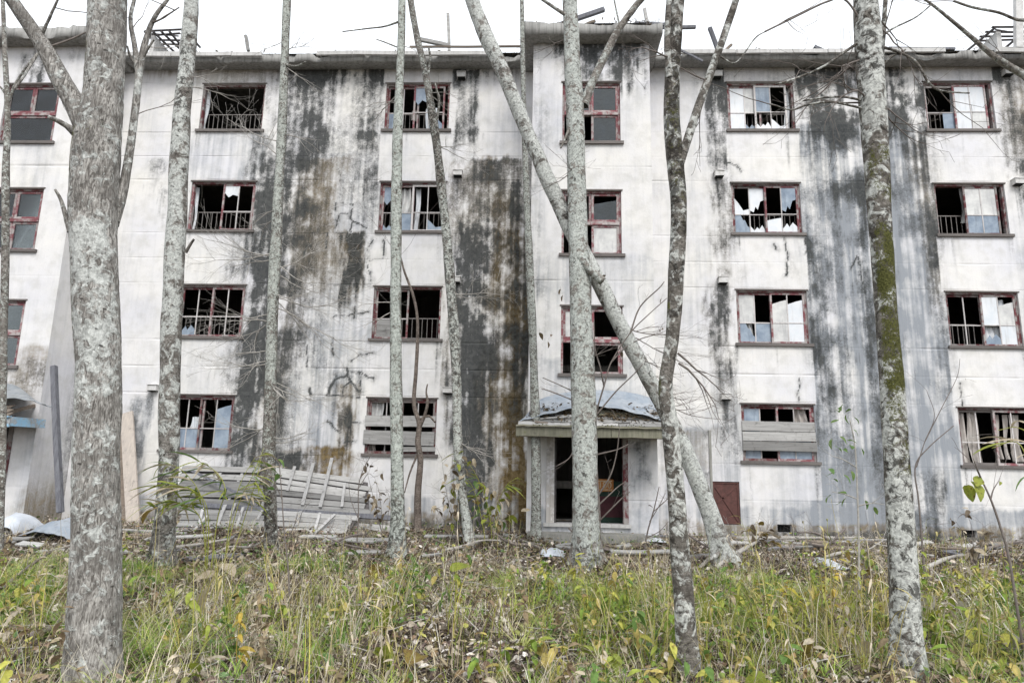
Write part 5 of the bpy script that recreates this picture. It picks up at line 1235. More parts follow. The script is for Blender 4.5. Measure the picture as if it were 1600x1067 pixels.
shrub('tangled withered shrub with yellow-green leaves under the brown stained wall', (758, 852), [(735, 712), (752, 745), (775, 765), (795, 775), (812, 800), (742, 770)], -2.0, 11, ['yleaf', 'gleaf', 'pleaf', 'bleaf'], 21)
shrub('pale dried shrub drooping around the curving slim trunk', (715, 858), [(690, 712), (706, 702), (722, 715), (735, 735), (694, 770), (680, 790)], -2.5, 9, ['pleaf', 'pleaf', 'tleaf', 'yleaf'], 22)
shrub('low brown withered shrub right of the leaning trunk base', (1190, 872), [(1165, 830), (1182, 815), (1205, 825), (1222, 838)], -3.0, 7, ['tleaf', 'pleaf', 'bleaf'], 23)
shrub('leafy yellowing shrub among the stalks left of the tall dark trunk', (1352, 925), [(1330, 850), (1350, 840), (1368, 862), (1378, 880)], -6.3, 8, ['yleaf', 'bleaf', 'gleaf'], 24)
shrub('dry pale shrub before the right wall beside the low vent', (1520, 880), [(1492, 812), (1510, 800), (1535, 815), (1552, 835)], -3.2, 7, ['pleaf', 'tleaf'], 25)
shrub('small pale shrub left of the boarded ground floor window', (598, 858), [(570, 720), (585, 745), (602, 760), (560, 770)], -2.2, 7, ['pleaf', 'tleaf'], 26, (8, 14))

# ------------------------------------------------------------------ fallen panels, boards, posts
def panel(name, label, corners, nplank, battens, Ys, matp, seed, thick=.02, missing=()):
    """corners tl, tr, br, bl in photo px with their own depth"""
    rnd = random.Random(seed); c = [at(u, v, y) for u, v, y in corners]
    ctr = sum(c) / 4; o = thing(name, (ctr[0], ctr[1], min(q[2] for q in c)), label, 'hoarding', 'fallen plank hoardings by the wall')
    nrm = np.cross(c[1] - c[0], c[3] - c[0]); nrm /= np.linalg.norm(nrm)
    if nrm[1] > 0: nrm = -nrm
    for k in range(nplank):
        if k in missing: continue
        t = (k + .5) / nplank; a = c[0] + (c[3] - c[0]) * t; b = c[1] + (c[2] - c[1]) * t
        a = a + (b - a) * rnd.uniform(-.015, .025); b = b + (a - b) * rnd.uniform(-.03, .07); a = a + (c[3] - c[0]) * rnd.uniform(-.03, .03); b = b + (c[3] - c[0]) * rnd.uniform(-.045, .045)
        h = np.linalg.norm(c[3] - c[0]) * (1 - t) / nplank * 0 + (np.linalg.norm(c[3] - c[0]) + np.linalg.norm(c[2] - c[1])) / 2 / nplank
        mb = MB(); mb.bar(a + nrm * rnd.uniform(-.012, .03), b + nrm * rnd.uniform(-.012, .03), h * rnd.uniform(.76, .90), thick, nrm, 5, .004)
        mb.build('plank', M[matp], o)
    back = MB(); bc = [q - nrm * .03 for q in c]; bq = [q * .97 + ctr * .03 - nrm * .03 for q in c]; back.add([*bq, *[q - nrm * .015 for q in bq]], [(0, 1, 2, 3), (7, 6, 5, 4), (0, 4, 5, 1), (1, 5, 6, 2), (2, 6, 7, 3), (3, 7, 4, 0)]); back.build('gap_shade_sheet', M['tile'], o)  # dark sheet added behind the planks so their gaps read as shade
    for (u0, v0, u1, v1, wpx) in battens:
        ym0, ym1 = Ys(u0, v0), Ys(u1, v1); a = at(u0, v0, ym0) + nrm * .035; b = at(u1, v1, ym1) + nrm * .035
        mb = MB(); mb.bar(a, b, wpx * mpx(ym0), .03, nrm, 2, .003); mb.build('batten', M['boardv'], o)
    return o
def ylin(v0, y0, v1, y1): return lambda u, v: y0 + (y1 - y0) * (v - v0) / (v1 - v0)
Yu = ylin(733, -.45, 795, -1.0)
def sc4(x0, y0, x1, y1, w_): return (240 + x0 / 4, 690 + y0 / 4, 240 + x1 / 4, 690 + y1 / 4, w_)
panel('wooden_hoarding', 'upper grey plank panel propped against the wall between the slim trunks',
      [(415, 727, -.45), (577, 752, -.45), (580, 803, -1.0), (410, 793, -1.0)], 7, [sc4(885, 160, 838, 312, 4), sc4(1000, 140, 932, 402, 5), sc4(1116, 108, 1043, 415, 5), sc4(1196, 262, 1178, 412, 4)], Yu, 'board', 1)
panel('wooden_hoarding', 'grey plank panel under the lowest left window, behind the bamboo grass',
      [(282, 729, -.5), (416, 733, -.5), (412, 792, -1.0), (278, 787, -1.0)], 6, [sc4(445, 150, 360, 345, 4), sc4(560, 200, 470, 380, 4), sc4(620, 290, 590, 380, 4)], Yu, 'board', 2)
Yl = ylin(795, -1.35, 835, -2.0)
panel('wooden_hoarding', 'low flat plank panel lying in front at the left of the slim twiggy trunk',
      [(285, 796, -1.35), (412, 797, -1.35), (414, 832, -2.0), (272, 833, -2.0)], 4, [sc4(310, 425, 285, 540, 4), sc4(450, 405, 392, 548, 5), sc4(512, 395, 480, 480, 4), sc4(562, 420, 522, 540, 4), sc4(680, 440, 650, 500, 4)], Yl, 'board', 3)
panel('wooden_hoarding', 'low plank panel lying right of the slim twiggy trunk',
      [(432, 797, -1.35), (560, 808, -1.35), (545, 832, -2.0), (425, 833, -2.0)], 4, [sc4(920, 445, 893, 535, 4), sc4(1040, 455, 1010, 560, 4)], Yl, 'board', 4)
def lone(name, label, a, b, wd, th, mat, cat='board', up=(0, -1, .3), nseg=5, warp=.006, group=None):
    mb = MB(); a = np.asarray(a, float); b = np.asarray(b, float); mb.bar(a, b, wd, th, up, nseg, warp); o = mb.build(name, M[mat], None, (a + b) / 2 - [0, 0, abs(a[2] - b[2]) / 2]); return tag(o, label, cat, group)
def lp(name, label, u0, v0, y0, u1, v1, y1, wpx, thpx, mat, **k):
    m = mpx((y0 + y1) / 2); return lone(name, label, at(u0, v0, y0), at(u1, v1, y1), wpx * m, thpx * m, mat, **k)
lp('timber_beam', 'long dark beam across the foot of the upper fallen panels', 284, 787, -1.2, 612, 809, -1.25, 7, 5, 'postwood', cat='beam')
lp('loose_board', 'white board with a free end right of the propped panel', 470, 815, -1.3, 640, 828, -1.4, 9, 3, 'board')
lp('loose_lath', 'thin pale stick leaning out of the low panel towards the grass', 523, 804, -1.6, 478, 846, -2.4, 4, 4, 'boardv', cat='stick')
lp('loose_lath', 'broken dark lath slanting across the left panel', 300, 735, -.8, 402, 786, -1.15, 4, 3, 'postwood', cat='stick')
lp('loose_lath', 'grey stick lying diagonally at the left end of the low panel', 278, 858, -2.6, 324, 806, -1.6, 4, 4, 'boardv', cat='stick')
lp('loose_board', 'bottom board lying flat along the front of the low panel', 262, 836, -2.15, 420, 838, -2.15, 6, 4, 'board')
lp('loose_board', 'short bottom board lying flat right of the twiggy trunk', 428, 838, -2.1, 520, 836, -2.0, 6, 4, 'board')
lp('leaning_board', 'pale wide board leaning on the wall right of the thickest trunk', 209, 828, -.75, 198, 645, -.12, 20, 4, 'tanboard', up=(0, -1, .2))
lp('leaning_post', 'dark nailed post leaning beside the blue-edged porch roof', 94, 800, -2.7, 84, 572, -2.35, 8, 8, 'postwood', cat='post', up=(0, -1, 0))
lp('leaning_board', 'brown board edge standing just behind the thickest trunk', 195, 822, -.6, 190, 655, -.1, 9, 4, 'oldboard', up=(0, -1, .2))
# boards and branches strewn along the foot of the wall
rb = random.Random(77)
strewn = [(0, 838, 112, 826, 5, 'board', 'long grey lath lying at far left below the porch'), (60, 832, 118, 820, 4, 'boardv', 'pale split lath beside the grey sheet'), (20, 850, 80, 838, 4, 'board', 'short grey lath in the brown litter at far left'),
          (190, 832, 290, 838, 5, 'board', 'weathered board lying at the foot of the leaning pale board'), (200, 842, 262, 848, 4, 'oldboard', 'brown strip of wood in front of the leaning pale board'),
          (935, 862, 1050, 852, 11, 'oldboard', 'wide rotten brown board lying under the porch step'), (950, 876, 1058, 868, 9, 'oldboard', 'second rotten board lying in front of the porch'), (975, 848, 1048, 842, 6, 'board', 'grey split board on the pile beside the porch step'),
          (850, 846, 905, 838, 6, 'step', 'cracked pale slab edge left of the stout trunk'), (1155, 868, 1290, 846, 4, 'postwood', 'dark fallen stick right of the leaning trunk base'), (1150, 850, 1240, 838, 5, 'board', 'grey lath against the wall right of the leaning trunk'),
          (1215, 858, 1330, 852, 6, 'oldboard', 'brown rotten plank under the right blue-grey wall'), (1296, 842, 1360, 846, 6, 'boardv', 'pale plank end left of the tall dark trunk'), (1440, 846, 1600, 862, 6, 'oldboard', 'long grey-brown plank along the wall at far right'),
          (1480, 866, 1585, 858, 4, 'postwood', 'thin dark lath in the litter at far right'), (1100, 836, 1130, 846, 5, 'board', 'short board end below the brown hatch')]
for (u0, v0, u1, v1, wpx, mt, lb) in strewn:
    y0, y1 = min(ground_Y(u0, v0), -1.0), min(ground_Y(u1, v1), -1.0); p0, p1 = at(u0, v0, y0), at(u1, v1, y1)
    for p in (p0, p1): p[2] = float(gz(p[0], p[1])) + .035 + rb.uniform(0, .03)
    lone('fallen_board' if wpx > 4 else 'fallen_lath', lb, p0, p1, wpx * mpx(y0) * 1.2, .03, mt, 'board' if wpx > 4 else 'lath', (0, -.35, 1), 4, .006, 'boards strewn along the foot of the wall')
def fallen_branch(label, pts, wpx, seed, lift=.04, mat='twigpale'):
    P = []
    for u, v, h in pts:
        y = min(ground_Y(u, v), -.9); p = at(u, v, y); p[2] = float(gz(p[0], p[1])) + lift + h; P.append(p)
    mb = MB(); mb.tube(P, np.linspace(wpx / 2, wpx / 4, len(P)) * mpx(y), 8, .05, .4, seed)
    rnd = random.Random(seed); tw = []
    for k in range(4):
        i = rnd.randrange(1, len(P)); d = P[i] - P[i - 1]; grow(P[i], d / np.linalg.norm(d) + np.array([rnd.gauss(0, .6), rnd.gauss(0, .5), .4]), .45, .005, 1, rnd, tw)
    for q, r in tw: mb.tube(q, r, 5)
    tag(mb.build('fallen_branch', M[mat], None, P[0]), label, 'branch', 'fallen branches in the undergrowth')
fallen_branch('pale crooked branch arching up right of the leaning trunk base', [(1118, 892, 0), (1160, 876, .12), (1195, 862, .22), (1205, 848, .3)], 6, 1)
fallen_branch('long pale pole lying in front of the right wall', [(1150, 848, .05), (1240, 846, .06), (1330, 838, .08), (1345, 838, .1)], 7, 2)
fallen_branch('dark twiggy branch lying in the grass at far left', [(0, 935, .05), (40, 905, .1), (75, 885, .15)], 6, 3, mat='twig')
fallen_branch('grey branch lying across the grass left of the slim twiggy trunk', [(270, 870, .1), (310, 862, .08), (360, 855, .1)], 6, 4)
fallen_branch('bent pale branch half buried right of the tall dark trunk', [(1440, 900, .05), (1490, 885, .12), (1540, 880, .1)], 6, 5)
fallen_branch('rotten log lying left of the leaning trunk base', [(1070, 882, .02), (1100, 878, .03), (1128, 880, .03)], 11, 6, mat='twig')
fallen_branch('small mossy stump piece in the foreground left of centre', [(40, 1010, .02), (60, 1002, .04), (78, 998, .05)], 16, 7, mat='twig')
rd = random.Random(2024)
def zone_of(u): return [t for a, b, t in WHERE if a <= u < b][0]
WHERE = [(-50, 90, 'at far left before the porch'), (90, 235, 'behind the thickest trunk'), (235, 330, 'below the left hoardings'), (330, 430, 'left of the slim twiggy trunk'), (430, 530, 'right of the slim twiggy trunk'), (530, 625, 'left of the second slim trunk'),
         (625, 760, 'around the curving slim trunk'), (760, 840, 'below the brown stained wall'), (840, 930, 'left of the stout trunk'), (930, 1050, 'before the porch step'), (1050, 1140, 'by the leaning trunk'), (1140, 1220, 'below the brown hatch'),
         (1220, 1300, 'under the blue-grey wall'), (1300, 1390, 'left of the tall dark trunk'), (1390, 1470, 'behind the tall dark trunk'), (1470, 1540, 'right of the tall dark trunk'), (1540, 1700, 'at the far right')]
used = set()
spans = [(0, 120)] * 5 + [(190, 420)] * 7 + [(420, 640)] * 7 + [(640, 830)] * 4 + [(840, 930)] * 3 + [(930, 1060)] * 9 + [(1120, 1400)] * 14 + [(1440, 1600)] * 7
for k, (ua, ub) in enumerate(spans):
    u0 = rd.uniform(ua, ub); v0 = rd.uniform(838, 880); L = rd.uniform(.3, 1.3); y0 = min(ground_Y(u0, v0), -1.25); p0 = at(u0, v0, y0); a_ = rd.gauss(0, .5) + (math.pi if rd.random() < .5 else 0); p1 = p0 + np.array([math.cos(a_) * L, math.sin(a_) * L * .6, 0]); p1[1] = min(p1[1], -1.1)
    for p in (p0, p1): p[2] = float(gz(p[0], p[1])) + .04 + rd.uniform(0, .10)
    mt = rd.choice(['board', 'oldboard', 'oldboard', 'board', 'postwood']); wd = rd.uniform(.04, .15); tone = {'board': 'grey', 'oldboard': 'brown', 'postwood': 'dark'}[mt]
    lb = '%s %s %s of wood lying %s %s' % ('long' if L > .8 else 'short', tone, 'plank' if wd > .09 else 'strip', 'against the wall foot' if v0 < 858 else 'at the grass edge', zone_of(u0))
    if lb in used: continue
    used.add(lb); lone('wood_scrap', lb, p0, p1, wd, .022, mt, 'wood scrap', (rd.gauss(0, .3), -.3, 1), 4, .008, 'scraps of wood along the foot of the wall')
for k, (u, v) in enumerate([(1170, 872), (1230, 864), (1290, 876), (1340, 862), (1460, 874), (1520, 868), (980, 872), (860, 868), (690, 866), (600, 868), (480, 866), (330, 872), (210, 872), (70, 868)]):
    q = rd.choice([-1, 1]); fallen_branch('%s bare branch lying %s' % (['thin grey', 'knobbly pale', 'crooked thin'][k % 3], zone_of(u)), [(u, v, .02), (u + q * 28, v - rd.uniform(0, 8), .06), (u + q * 62, v + rd.uniform(-8, 6), .1 + rd.uniform(0, .12)), (u + q * 92, v + rd.uniform(-14, 4), .14 + rd.uniform(0, .2))], rd.uniform(3.5, 6), 60 + k, .04, rd.choice(['twig', 'twigpale']))
# crumpled sheets
def sheet(label, u0, u1, vn, vf, hump, mat, seed, cat='sheet', name='crumpled_sheet', Y=None):
    yn = ground_Y(u0, vn) if Y is None else Y[0]; yf = min(ground_Y(u0, vf), -1.1) if Y is None else Y[1]
    a = at(u0, vn, yn); b = at(u1, vn, yn); n = 22; r = 9
    xs, ts = np.linspace(a[0], b[0], n), np.linspace(0, 1, r); X, T = np.meshgrid(xs, ts); Yg = yn + (yf - yn) * T
    sx = (X - xs[0]) / (xs[-1] - xs[0])
    edge = np.sin(np.pi * sx) ** .6 * np.sin(np.pi * (T * .8 + .1)) ** .7
    Z = gz(X, Yg) + .03 + hump * edge * (.5 + .8 * fbm(X * 2.5, Yg * 2.5, seed, 4, 91)) + .05 * (fbm(X * 9, Yg * 9, seed, 3, 92) - .5)
    X = X + .1 * (fbm(T * 4, sx * 3, seed, 2, 93) - .5)
    V = np.stack([X, Yg, Z], -1).reshape(-1, 3); o0 = V.mean(0); i = (np.arange(r - 1)[:, None] * n + np.arange(n - 1)[None]).ravel(); F = np.stack([i, i + 1, i + 1 + n, i + n], 1)
    V = np.concatenate([V, V - [0, 0, .006]]) - o0
    me = mesh_np(name, V, None, np.concatenate([F, F[:, ::-1] + n * r]), True); tag(link(name, me, M[mat], None, o0), label, cat)
sheet('large crumpled pale sheet lying by the left porch', 22, 118, 822, 806, .30, 'tin', 1, Y=(-3.4, -2.2))
sheet('frayed white net heaped against the left porch wall', -30, 26, 815, 796, .38, 'plastic', 2, 'net', 'heaped_net', Y=(-2.9, -2.0))
sheet('white plastic bag crumpled left of the stout trunk', 846, 882, 874, 862, .10, 'plastic', 3, 'plastic bag', 'plastic_bag')
sheet('torn white plastic beside the rotten boards by the porch', 1004, 1046, 854, 842, .14, 'plastic', 4, 'plastic bag', 'plastic_bag')
sheet('small pale blue plastic scrap left of the tall dark trunk', 1310, 1332, 896, 882, .10, 'plastic', 5, 'plastic bag', 'plastic_bag')

# ------------------------------------------------------------------ undergrowth
M['grass'] = leafy('grass_blades', trans=.35)
M['litter'] = leafy('fallen_leaves', trans=.15, var=.4, rough=.75)
M['straw'] = leafy('dry_straw', trans=.2)
def visible_xy(n, ymin, ymax, rg, pad=1.12):
    y = np.interp(rg.random(n), np.linspace(0, 1, 200), _cdf(ymin, ymax))
    dpt = y - CAM[1]; c = -.041 * dpt
    x = c + (rg.random(n) * 2 - 1) * (.76 * dpt * pad + .6)
    return x, y
def _cdf(ymin, ymax, pw=.25):
    ys = np.linspace(ymin, ymax, 400); wgt = (ys - CAM[1]) ** pw; c = np.cumsum(wgt); c = (c - c[0]) / (c[-1] - c[0])
    return np.interp(np.linspace(0, 1, 200), c, ys)
def photo_uv(x, y, z):
    d = np.stack([x - CAM[0], y - CAM[1], z - CAM[2]], -1); f = d @ FWD
    return 800 + FPX * (d @ RIGHT) / f, 533.5 - FPX * (d @ UP) / f
def blades(n, ymin, ymax, seed, Lr, wr, cols, clump, name, mat, a0=(.1, .5), bend=(.4, 1.6), dens=None, seg=3):
    rg = np.random.default_rng(seed)
    nc = max(1, n // clump); x, y = visible_xy(nc * 3, ymin, ymax, rg)
    keep = np.ones(len(x), bool)
    if dens is not None:
        u, v = photo_uv(x, y, gz(x, y)); keep = rg.random(len(x)) < dens(x, y, u, v)
    x, y = x[keep][:nc], y[keep][:nc]; nc = len(x); n = nc * clump
    cyaw = rg.random(nc) * 6.283; csz = .65 + .7 * rg.random(nc); ccol = rg.random(nc)
    x = np.repeat(x, clump) + rg.normal(0, .035, n); y = np.repeat(y, clump) + rg.normal(0, .035, n)
    y = np.minimum(y, -.12)
    ins = (x > -.3) & (x < 2.45) & (y > -2.1); y = np.where(ins & (y > -2.1), np.minimum(y, -2.1), y)
    yaw = np.repeat(cyaw, clump) + rg.normal(0, 1.3, n); L = rg.uniform(*Lr, n) * np.repeat(csz, clump); W = rg.uniform(*wr, n)
    A0 = rg.uniform(*a0, n); BD = rg.uniform(*bend, n)
    hx, hy = np.cos(yaw), np.sin(yaw); sx, sy = -hy, hx
    z = gz(x, y) - .01
    P = np.stack([x, y, z], -1); V = np.zeros((n, 2 * seg + 1, 3)); ang = A0.copy()
    for k in range(seg + 1):
        t = k / seg; wd = W * (1 - t ** 1.6) * .5
        if k < seg:
            V[:, 2 * k] = P + np.stack([sx * wd, sy * wd, 0 * wd], -1); V[:, 2 * k + 1] = P - np.stack([sx * wd, sy * wd, 0 * wd], -1)
        else: V[:, 2 * k] = P
        st = L / seg; P = P + np.stack([hx * np.sin(ang) * st, hy * np.sin(ang) * st, np.cos(ang) * st], -1); ang = ang + BD / seg
    V[:, :, 2] = np.maximum(V[:, :, 2], gz(V[:, :, 0], V[:, :, 1]) + .004)
    o = np.arange(n)[:, None] * (2 * seg + 1); F4 = np.concatenate([o + np.array([[2 * k, 2 * k + 1, 2 * k + 3, 2 * k + 2]]) for k in range(seg - 1)]); F3 = o + np.array([[2 * seg - 2, 2 * seg - 1, 2 * seg]])
    cols = np.asarray(cols); q = np.clip(np.repeat(ccol, clump) + rg.normal(0, .16, n), 0, .9999) * (len(cols) - 1); i = q.astype(int); f = (q - i)[:, None]
    c = cols[i] * (1 - f) + cols[np.minimum(i + 1, len(cols) - 1)] * f; c = c * rg.uniform(.7, 1.3, (n, 1))
    me = mesh_np(name, V.reshape(-1, 3), F3, F4, True); set_attr(me, 'tint', np.repeat(c, 2 * seg + 1, 0))
    return link(name, me, mat)
def patch(u, v, L):
    r = np.zeros_like(u)
    for (cu, cv, ru, rv, k) in L: r += k * np.exp(-((u - cu) / ru) ** 2 - ((v - cv) / rv) ** 2)
    return r
BARE = [(800, 985, 130, 55, 1.1), (60, 850, 90, 22, 1.2), (1300, 870, 200, 18, .8), (1500, 880, 90, 22, .7), (300, 960, 70, 50, .7), (80, 1040, 90, 40, .8), (430, 960, 70, 60, .5), (560, 1010, 60, 40, .4)]
LUSH = [(60, 930, 90, 70, 1.0), (250, 900, 70, 60, .6), (240, 1020, 70, 50, .7), (640, 880, 80, 30, .6), (980, 970, 110, 60, .7), (1190, 930, 90, 60, .6), (1560, 1000, 70, 60, .6), (470, 880, 60, 25, .5)]
def dgrass(x, y, u, v):
    nz = fbm(x * 1.1, y * 1.1, 0, 4, 101)
    far = 1 - .90 * sst(-8.2, -5.0, y + 2.6 * (nz - .5))
    return np.clip(.12 + 3.6 * (nz - .47) - 1.1 * patch(u, v, BARE) + .55 * patch(u, v, LUSH), .02, 1) * far
GREEN = [(.11, .19, .04), (.18, .29, .055), (.29, .38, .075), (.38, .42, .10), (.42, .42, .17), (.48, .44, .26)]
YELLOWG = [(.20, .25, .045), (.32, .34, .06), (.42, .39, .09), (.48, .41, .16)]
STRAW = [(.52, .45, .31), (.62, .56, .43), (.44, .35, .23), (.68, .64, .54)]
def stuff(o, label=None):
    o['kind'] = 'stuff'; return o
stuff(blades(26000, -12.6, -.7, 1, (.11, .29), (.004, .009), GREEN, 14, 'grass', M['grass'], (.15, .8), (.6, 2.0), dens=dgrass))
stuff(blades(27000, -11.8, -5.4, 2, (.26, .52), (.005, .010), [(.13, .25, .05), (.21, .34, .06), (.30, .41, .08), (.40, .45, .12), (.52, .52, .24)], 46, 'long_grass', M['grass'], (.5, 1.1), (.9, 1.9), lambda x, y, u, v: np.clip(.10 + .9 * patch(u, v, LUSH), 0, 1), 4))
stuff(blades(33000, -12.2, -.8, 3, (.12, .45), (.003, .0065), STRAW, 6, 'straw', M['straw'], (.3, 1.3), (.1, 1.0), lambda x, y, u, v: np.clip(.35 + 2.0 * (fbm(x * 1.3, y * 1.3, 8, 3, 161) - .5), .05, 1)))
stuff(blades(8500, -12.0, -6.4, 4, (.2, .48), (.004, .008), YELLOWG, 10, 'yellow_grass', M['grass'], (.05, .45), (.3, 1.2), lambda x, y, u, v: np.clip(.04 + 2.6 * np.clip(fbm(x * 1.6, y * 1.6, 2, 3, 77) - .45, 0, 1) * patch(u, v, [(1250, 1000, 150, 80, 1), (1000, 950, 130, 50, .9), (960, 1020, 90, 40, .7), (1500, 960, 90, 60, .5), (470, 1010, 90, 50, .35)]), 0, 1)))

def litter(n, seed, name, cols, sz, lift, dens=None, ymin=-12.8, xy=None):
    rg = np.random.default_rng(seed); x, y = visible_xy(n * 2, ymin, -.3, rg) if xy is None else xy
    if dens is not None:
        u, v = photo_uv(x, y, gz(x, y)); k = rg.random(len(x)) < dens(x, y, u, v); x, y = x[k], y[k]
    x, y = x[:n], y[:n]; n = len(x)
    L = rg.uniform(*sz, n); W = L * rg.uniform(.35, .75, n); yaw = rg.random(n) * 6.283; tilt = rg.normal(0, .55, n); roll = rg.normal(0, .5, n); cr = rg.uniform(-.5, .9, n)
    T = np.array([(0, 0), (.3, -.5), (.3, .5), (.7, -.42), (.7, .42), (1, 0), (.3, 0), (.7, 0)])
    lx = T[None, :, 0] * L[:, None]; ly = T[None, :, 1] * W[:, None]; lz = cr[:, None] * L[:, None] * (T[None, :, 0] - .5) ** 2 * 1.2 + np.abs(ly) * rg.uniform(-.2, .7, n)[:, None]
    ly = ly * (1 + 0 * lx); c, s = np.cos(tilt)[:, None], np.sin(tilt)[:, None]; lx, lz = lx * c - lz * s, lx * s + lz * c
    c, s = np.cos(roll)[:, None], np.sin(roll)[:, None]; ly, lz = ly * c - lz * s, ly * s + lz * c
    c, s = np.cos(yaw)[:, None], np.sin(yaw)[:, None]; X = x[:, None] + lx * c - ly * s; Yq = y[:, None] + lx * s + ly * c
    Z = gz(x, y)[:, None] + .012 + rg.uniform(0, lift, n)[:, None] + lz
    V = np.stack([X, Yq, Z], -1).reshape(-1, 3); o = np.arange(n)[:, None] * 8
    F3 = np.concatenate([o + np.array([f]) for f in ((0, 1, 6), (0, 6, 2), (3, 5, 7), (7, 5, 4))]); F4 = np.concatenate([o + np.array([f]) for f in ((1, 3, 7, 6), (6, 7, 4, 2))])
    cols = np.asarray(cols); ci = cols[rg.integers(0, len(cols), n)] * rg.uniform(.6, 1.35, (n, 1))
    me = mesh_np(name, V, F3, F4, True); set_attr(me, 'tint', np.repeat(ci, 8, 0)); return stuff(link(name, me, M['litter']))
litter(60000, 11, 'leaf_litter', [(.17, .13, .115), (.22, .17, .145), (.075, .055, .047), (.10, .075, .06), (.45, .40, .36), (.60, .56, .52), (.21, .14, .10), (.36, .30, .19)], (.03, .085), .05)
litter(5200, 12, 'fallen_leaves', [(.50, .45, .39), (.38, .33, .26), (.33, .32, .09), (.24, .16, .08), (.46, .40, .33), (.14, .10, .085)], (.04, .10), .13)
_rg = np.random.default_rng(404); _xs, _ys = [], []
for bx, by, br in TREE_BASES:
    n_ = 260; a_ = _rg.random(n_) * 6.283; r_ = br * 1.05 + np.abs(_rg.normal(0, .16 + br * .5, n_)); _xs.append(bx + r_ * np.cos(a_)); _ys.append(np.minimum(by + r_ * np.sin(a_), -.2))
litter(9999, 14, 'trunk_foot_litter', [(.10, .07, .055), (.15, .11, .08), (.24, .18, .13), (.075, .055, .045), (.33, .27, .21), (.12, .12, .04)], (.04, .10), .11, xy=(np.concatenate(_xs), np.concatenate(_ys)))
def ground_cover(n, seed):
    return litter(n, seed, 'ground_cover', [(.09, .16, .04), (.13, .20, .05), (.17, .23, .06), (.11, .18, .07), (.25, .26, .08)], (.03, .08), .16, lambda x, y, u, v: np.clip(.25 + 1.6 * (fbm(x * .9, y * .9, 4, 3, 131) - .5) + .3 * patch(u, v, LUSH) - .4 * patch(u, v, BARE), 0, 1), -12.2)
ground_cover(11000, 13)
def leafy_weeds(n, seed, name, cols, hr, lr, dens, nleaf=9):
    rg = np.random.default_rng(seed); x, y = visible_xy(n * 4, -12.0, -5.6, rg); u, v = photo_uv(x, y, gz(x, y)); k = rg.random(len(x)) < dens(x, y, u, v); x, y = x[k][:n], y[k][:n]
    V, F, C = [], [], []; cnt = 0; rr = random.Random(seed); cols = np.asarray(cols)
    shapes = [leaf_shape(1.0, rr.uniform(.35, .6), 5, .25, rr.uniform(.3, 1.5), .15, q) for q in range(8)]
    for a, b in zip(x, y):
        h = rr.uniform(*hr); base = np.array([a, b, float(gz(a, b))]); lean = np.array([rr.gauss(0, .18), rr.gauss(0, .18), 1]); c0 = cols[rr.randrange(len(cols))]
        P = [base, base + lean * h * .5, base + lean * h + [rr.gauss(0, .03), rr.gauss(0, .03), 0]]
        tv, tf = tube_arrays(P, [.0035, .003, .0015], 4); V.append(tv); F += [[i + cnt for i in f] for f in tf if len(f) == 4]; cnt += len(tv); C.append(np.repeat([c0 * .9], len(tv), 0))
        for q in range(rr.randrange(nleaf // 2, nleaf + 3)):
            t = rr.uniform(.3, 1); p = P[0] + (P[2] - P[0]) * t; lv, lf = shapes[rr.randrange(8)]; L = rr.uniform(*lr) * (1.15 - .4 * t)
            lv = (lv * L) @ rot_mat(rr.uniform(0, 6.28), rr.uniform(-.5, .7), rr.uniform(-.5, .5)).T + p; lv[:, 2] = np.maximum(lv[:, 2], base[2] + .01)
            V.append(lv); F += [[i + cnt for i in f] for f in lf]; cnt += len(lv); cc = cols[rr.randrange(len(cols))] if rr.random() < .35 else c0; C.append(np.repeat([cc * rr.uniform(.7, 1.25)], len(lv), 0))
    me = mesh_np(name, np.concatenate(V), None, np.array(F), True); set_attr(me, 'tint', np.concatenate(C)); stuff(link(name, me, M['grass']))
leafy_weeds(520, 41, 'leafy_weeds', [(.20, .29, .05), (.32, .37, .07), (.42, .41, .09), (.42, .34, .11), (.13, .22, .055)], (.15, .5), (.07, .16), lambda x, y, u, v: np.clip(.25 + 2.5 * (fbm(x * .8, y * .8, 5, 3, 151) - .5) - 1.0 * patch(u, v, BARE), 0, 1))
leafy_weeds(170, 42, 'withered_weeds', [(.40, .33, .22), (.30, .23, .14), (.48, .42, .32), (.22, .16, .10)], (.25, .7), (.05, .13), lambda x, y, u, v: .5 + 0 * u, 12)
leafy_weeds(70, 43, 'yellow_weeds', [(.42, .36, .05), (.46, .34, .07), (.36, .38, .07)], (.25, .6), (.07, .15), lambda x, y, u, v: np.clip(patch(u, v, [(1260, 990, 90, 60, 1.), (1190, 1050, 60, 30, .5), (470, 1040, 70, 30, .4)]), 0, 1), 10)
stuff(blades(1300, -12.0, -7.0, 6, (.5, .95), (.006, .011), YELLOWG + STRAW, 5, 'tall_grass', M['grass'], (.02, .35), (.4, 1.8), lambda x, y, u, v: np.clip(.25 + .8 * patch(u, v, [(1250, 980, 200, 90, 1), (480, 960, 140, 90, .8), (1000, 960, 80, 60, .6)]), 0, 1), 5))
stuff(blades(1100, -12.0, -6.5, 7, (.3, .6), (.007, .013), [(.66, .62, .54), (.72, .69, .63), (.55, .49, .38)], 9, 'bleached_grass', M['straw'], (.3, .9), (.8, 2.2), lambda x, y, u, v: np.clip(patch(u, v, [(1570, 980, 60, 50, 1), (1460, 930, 40, 40, .6), (1500, 900, 60, 25, .4), (340, 960, 70, 50, .35)]), 0, 1), 5))
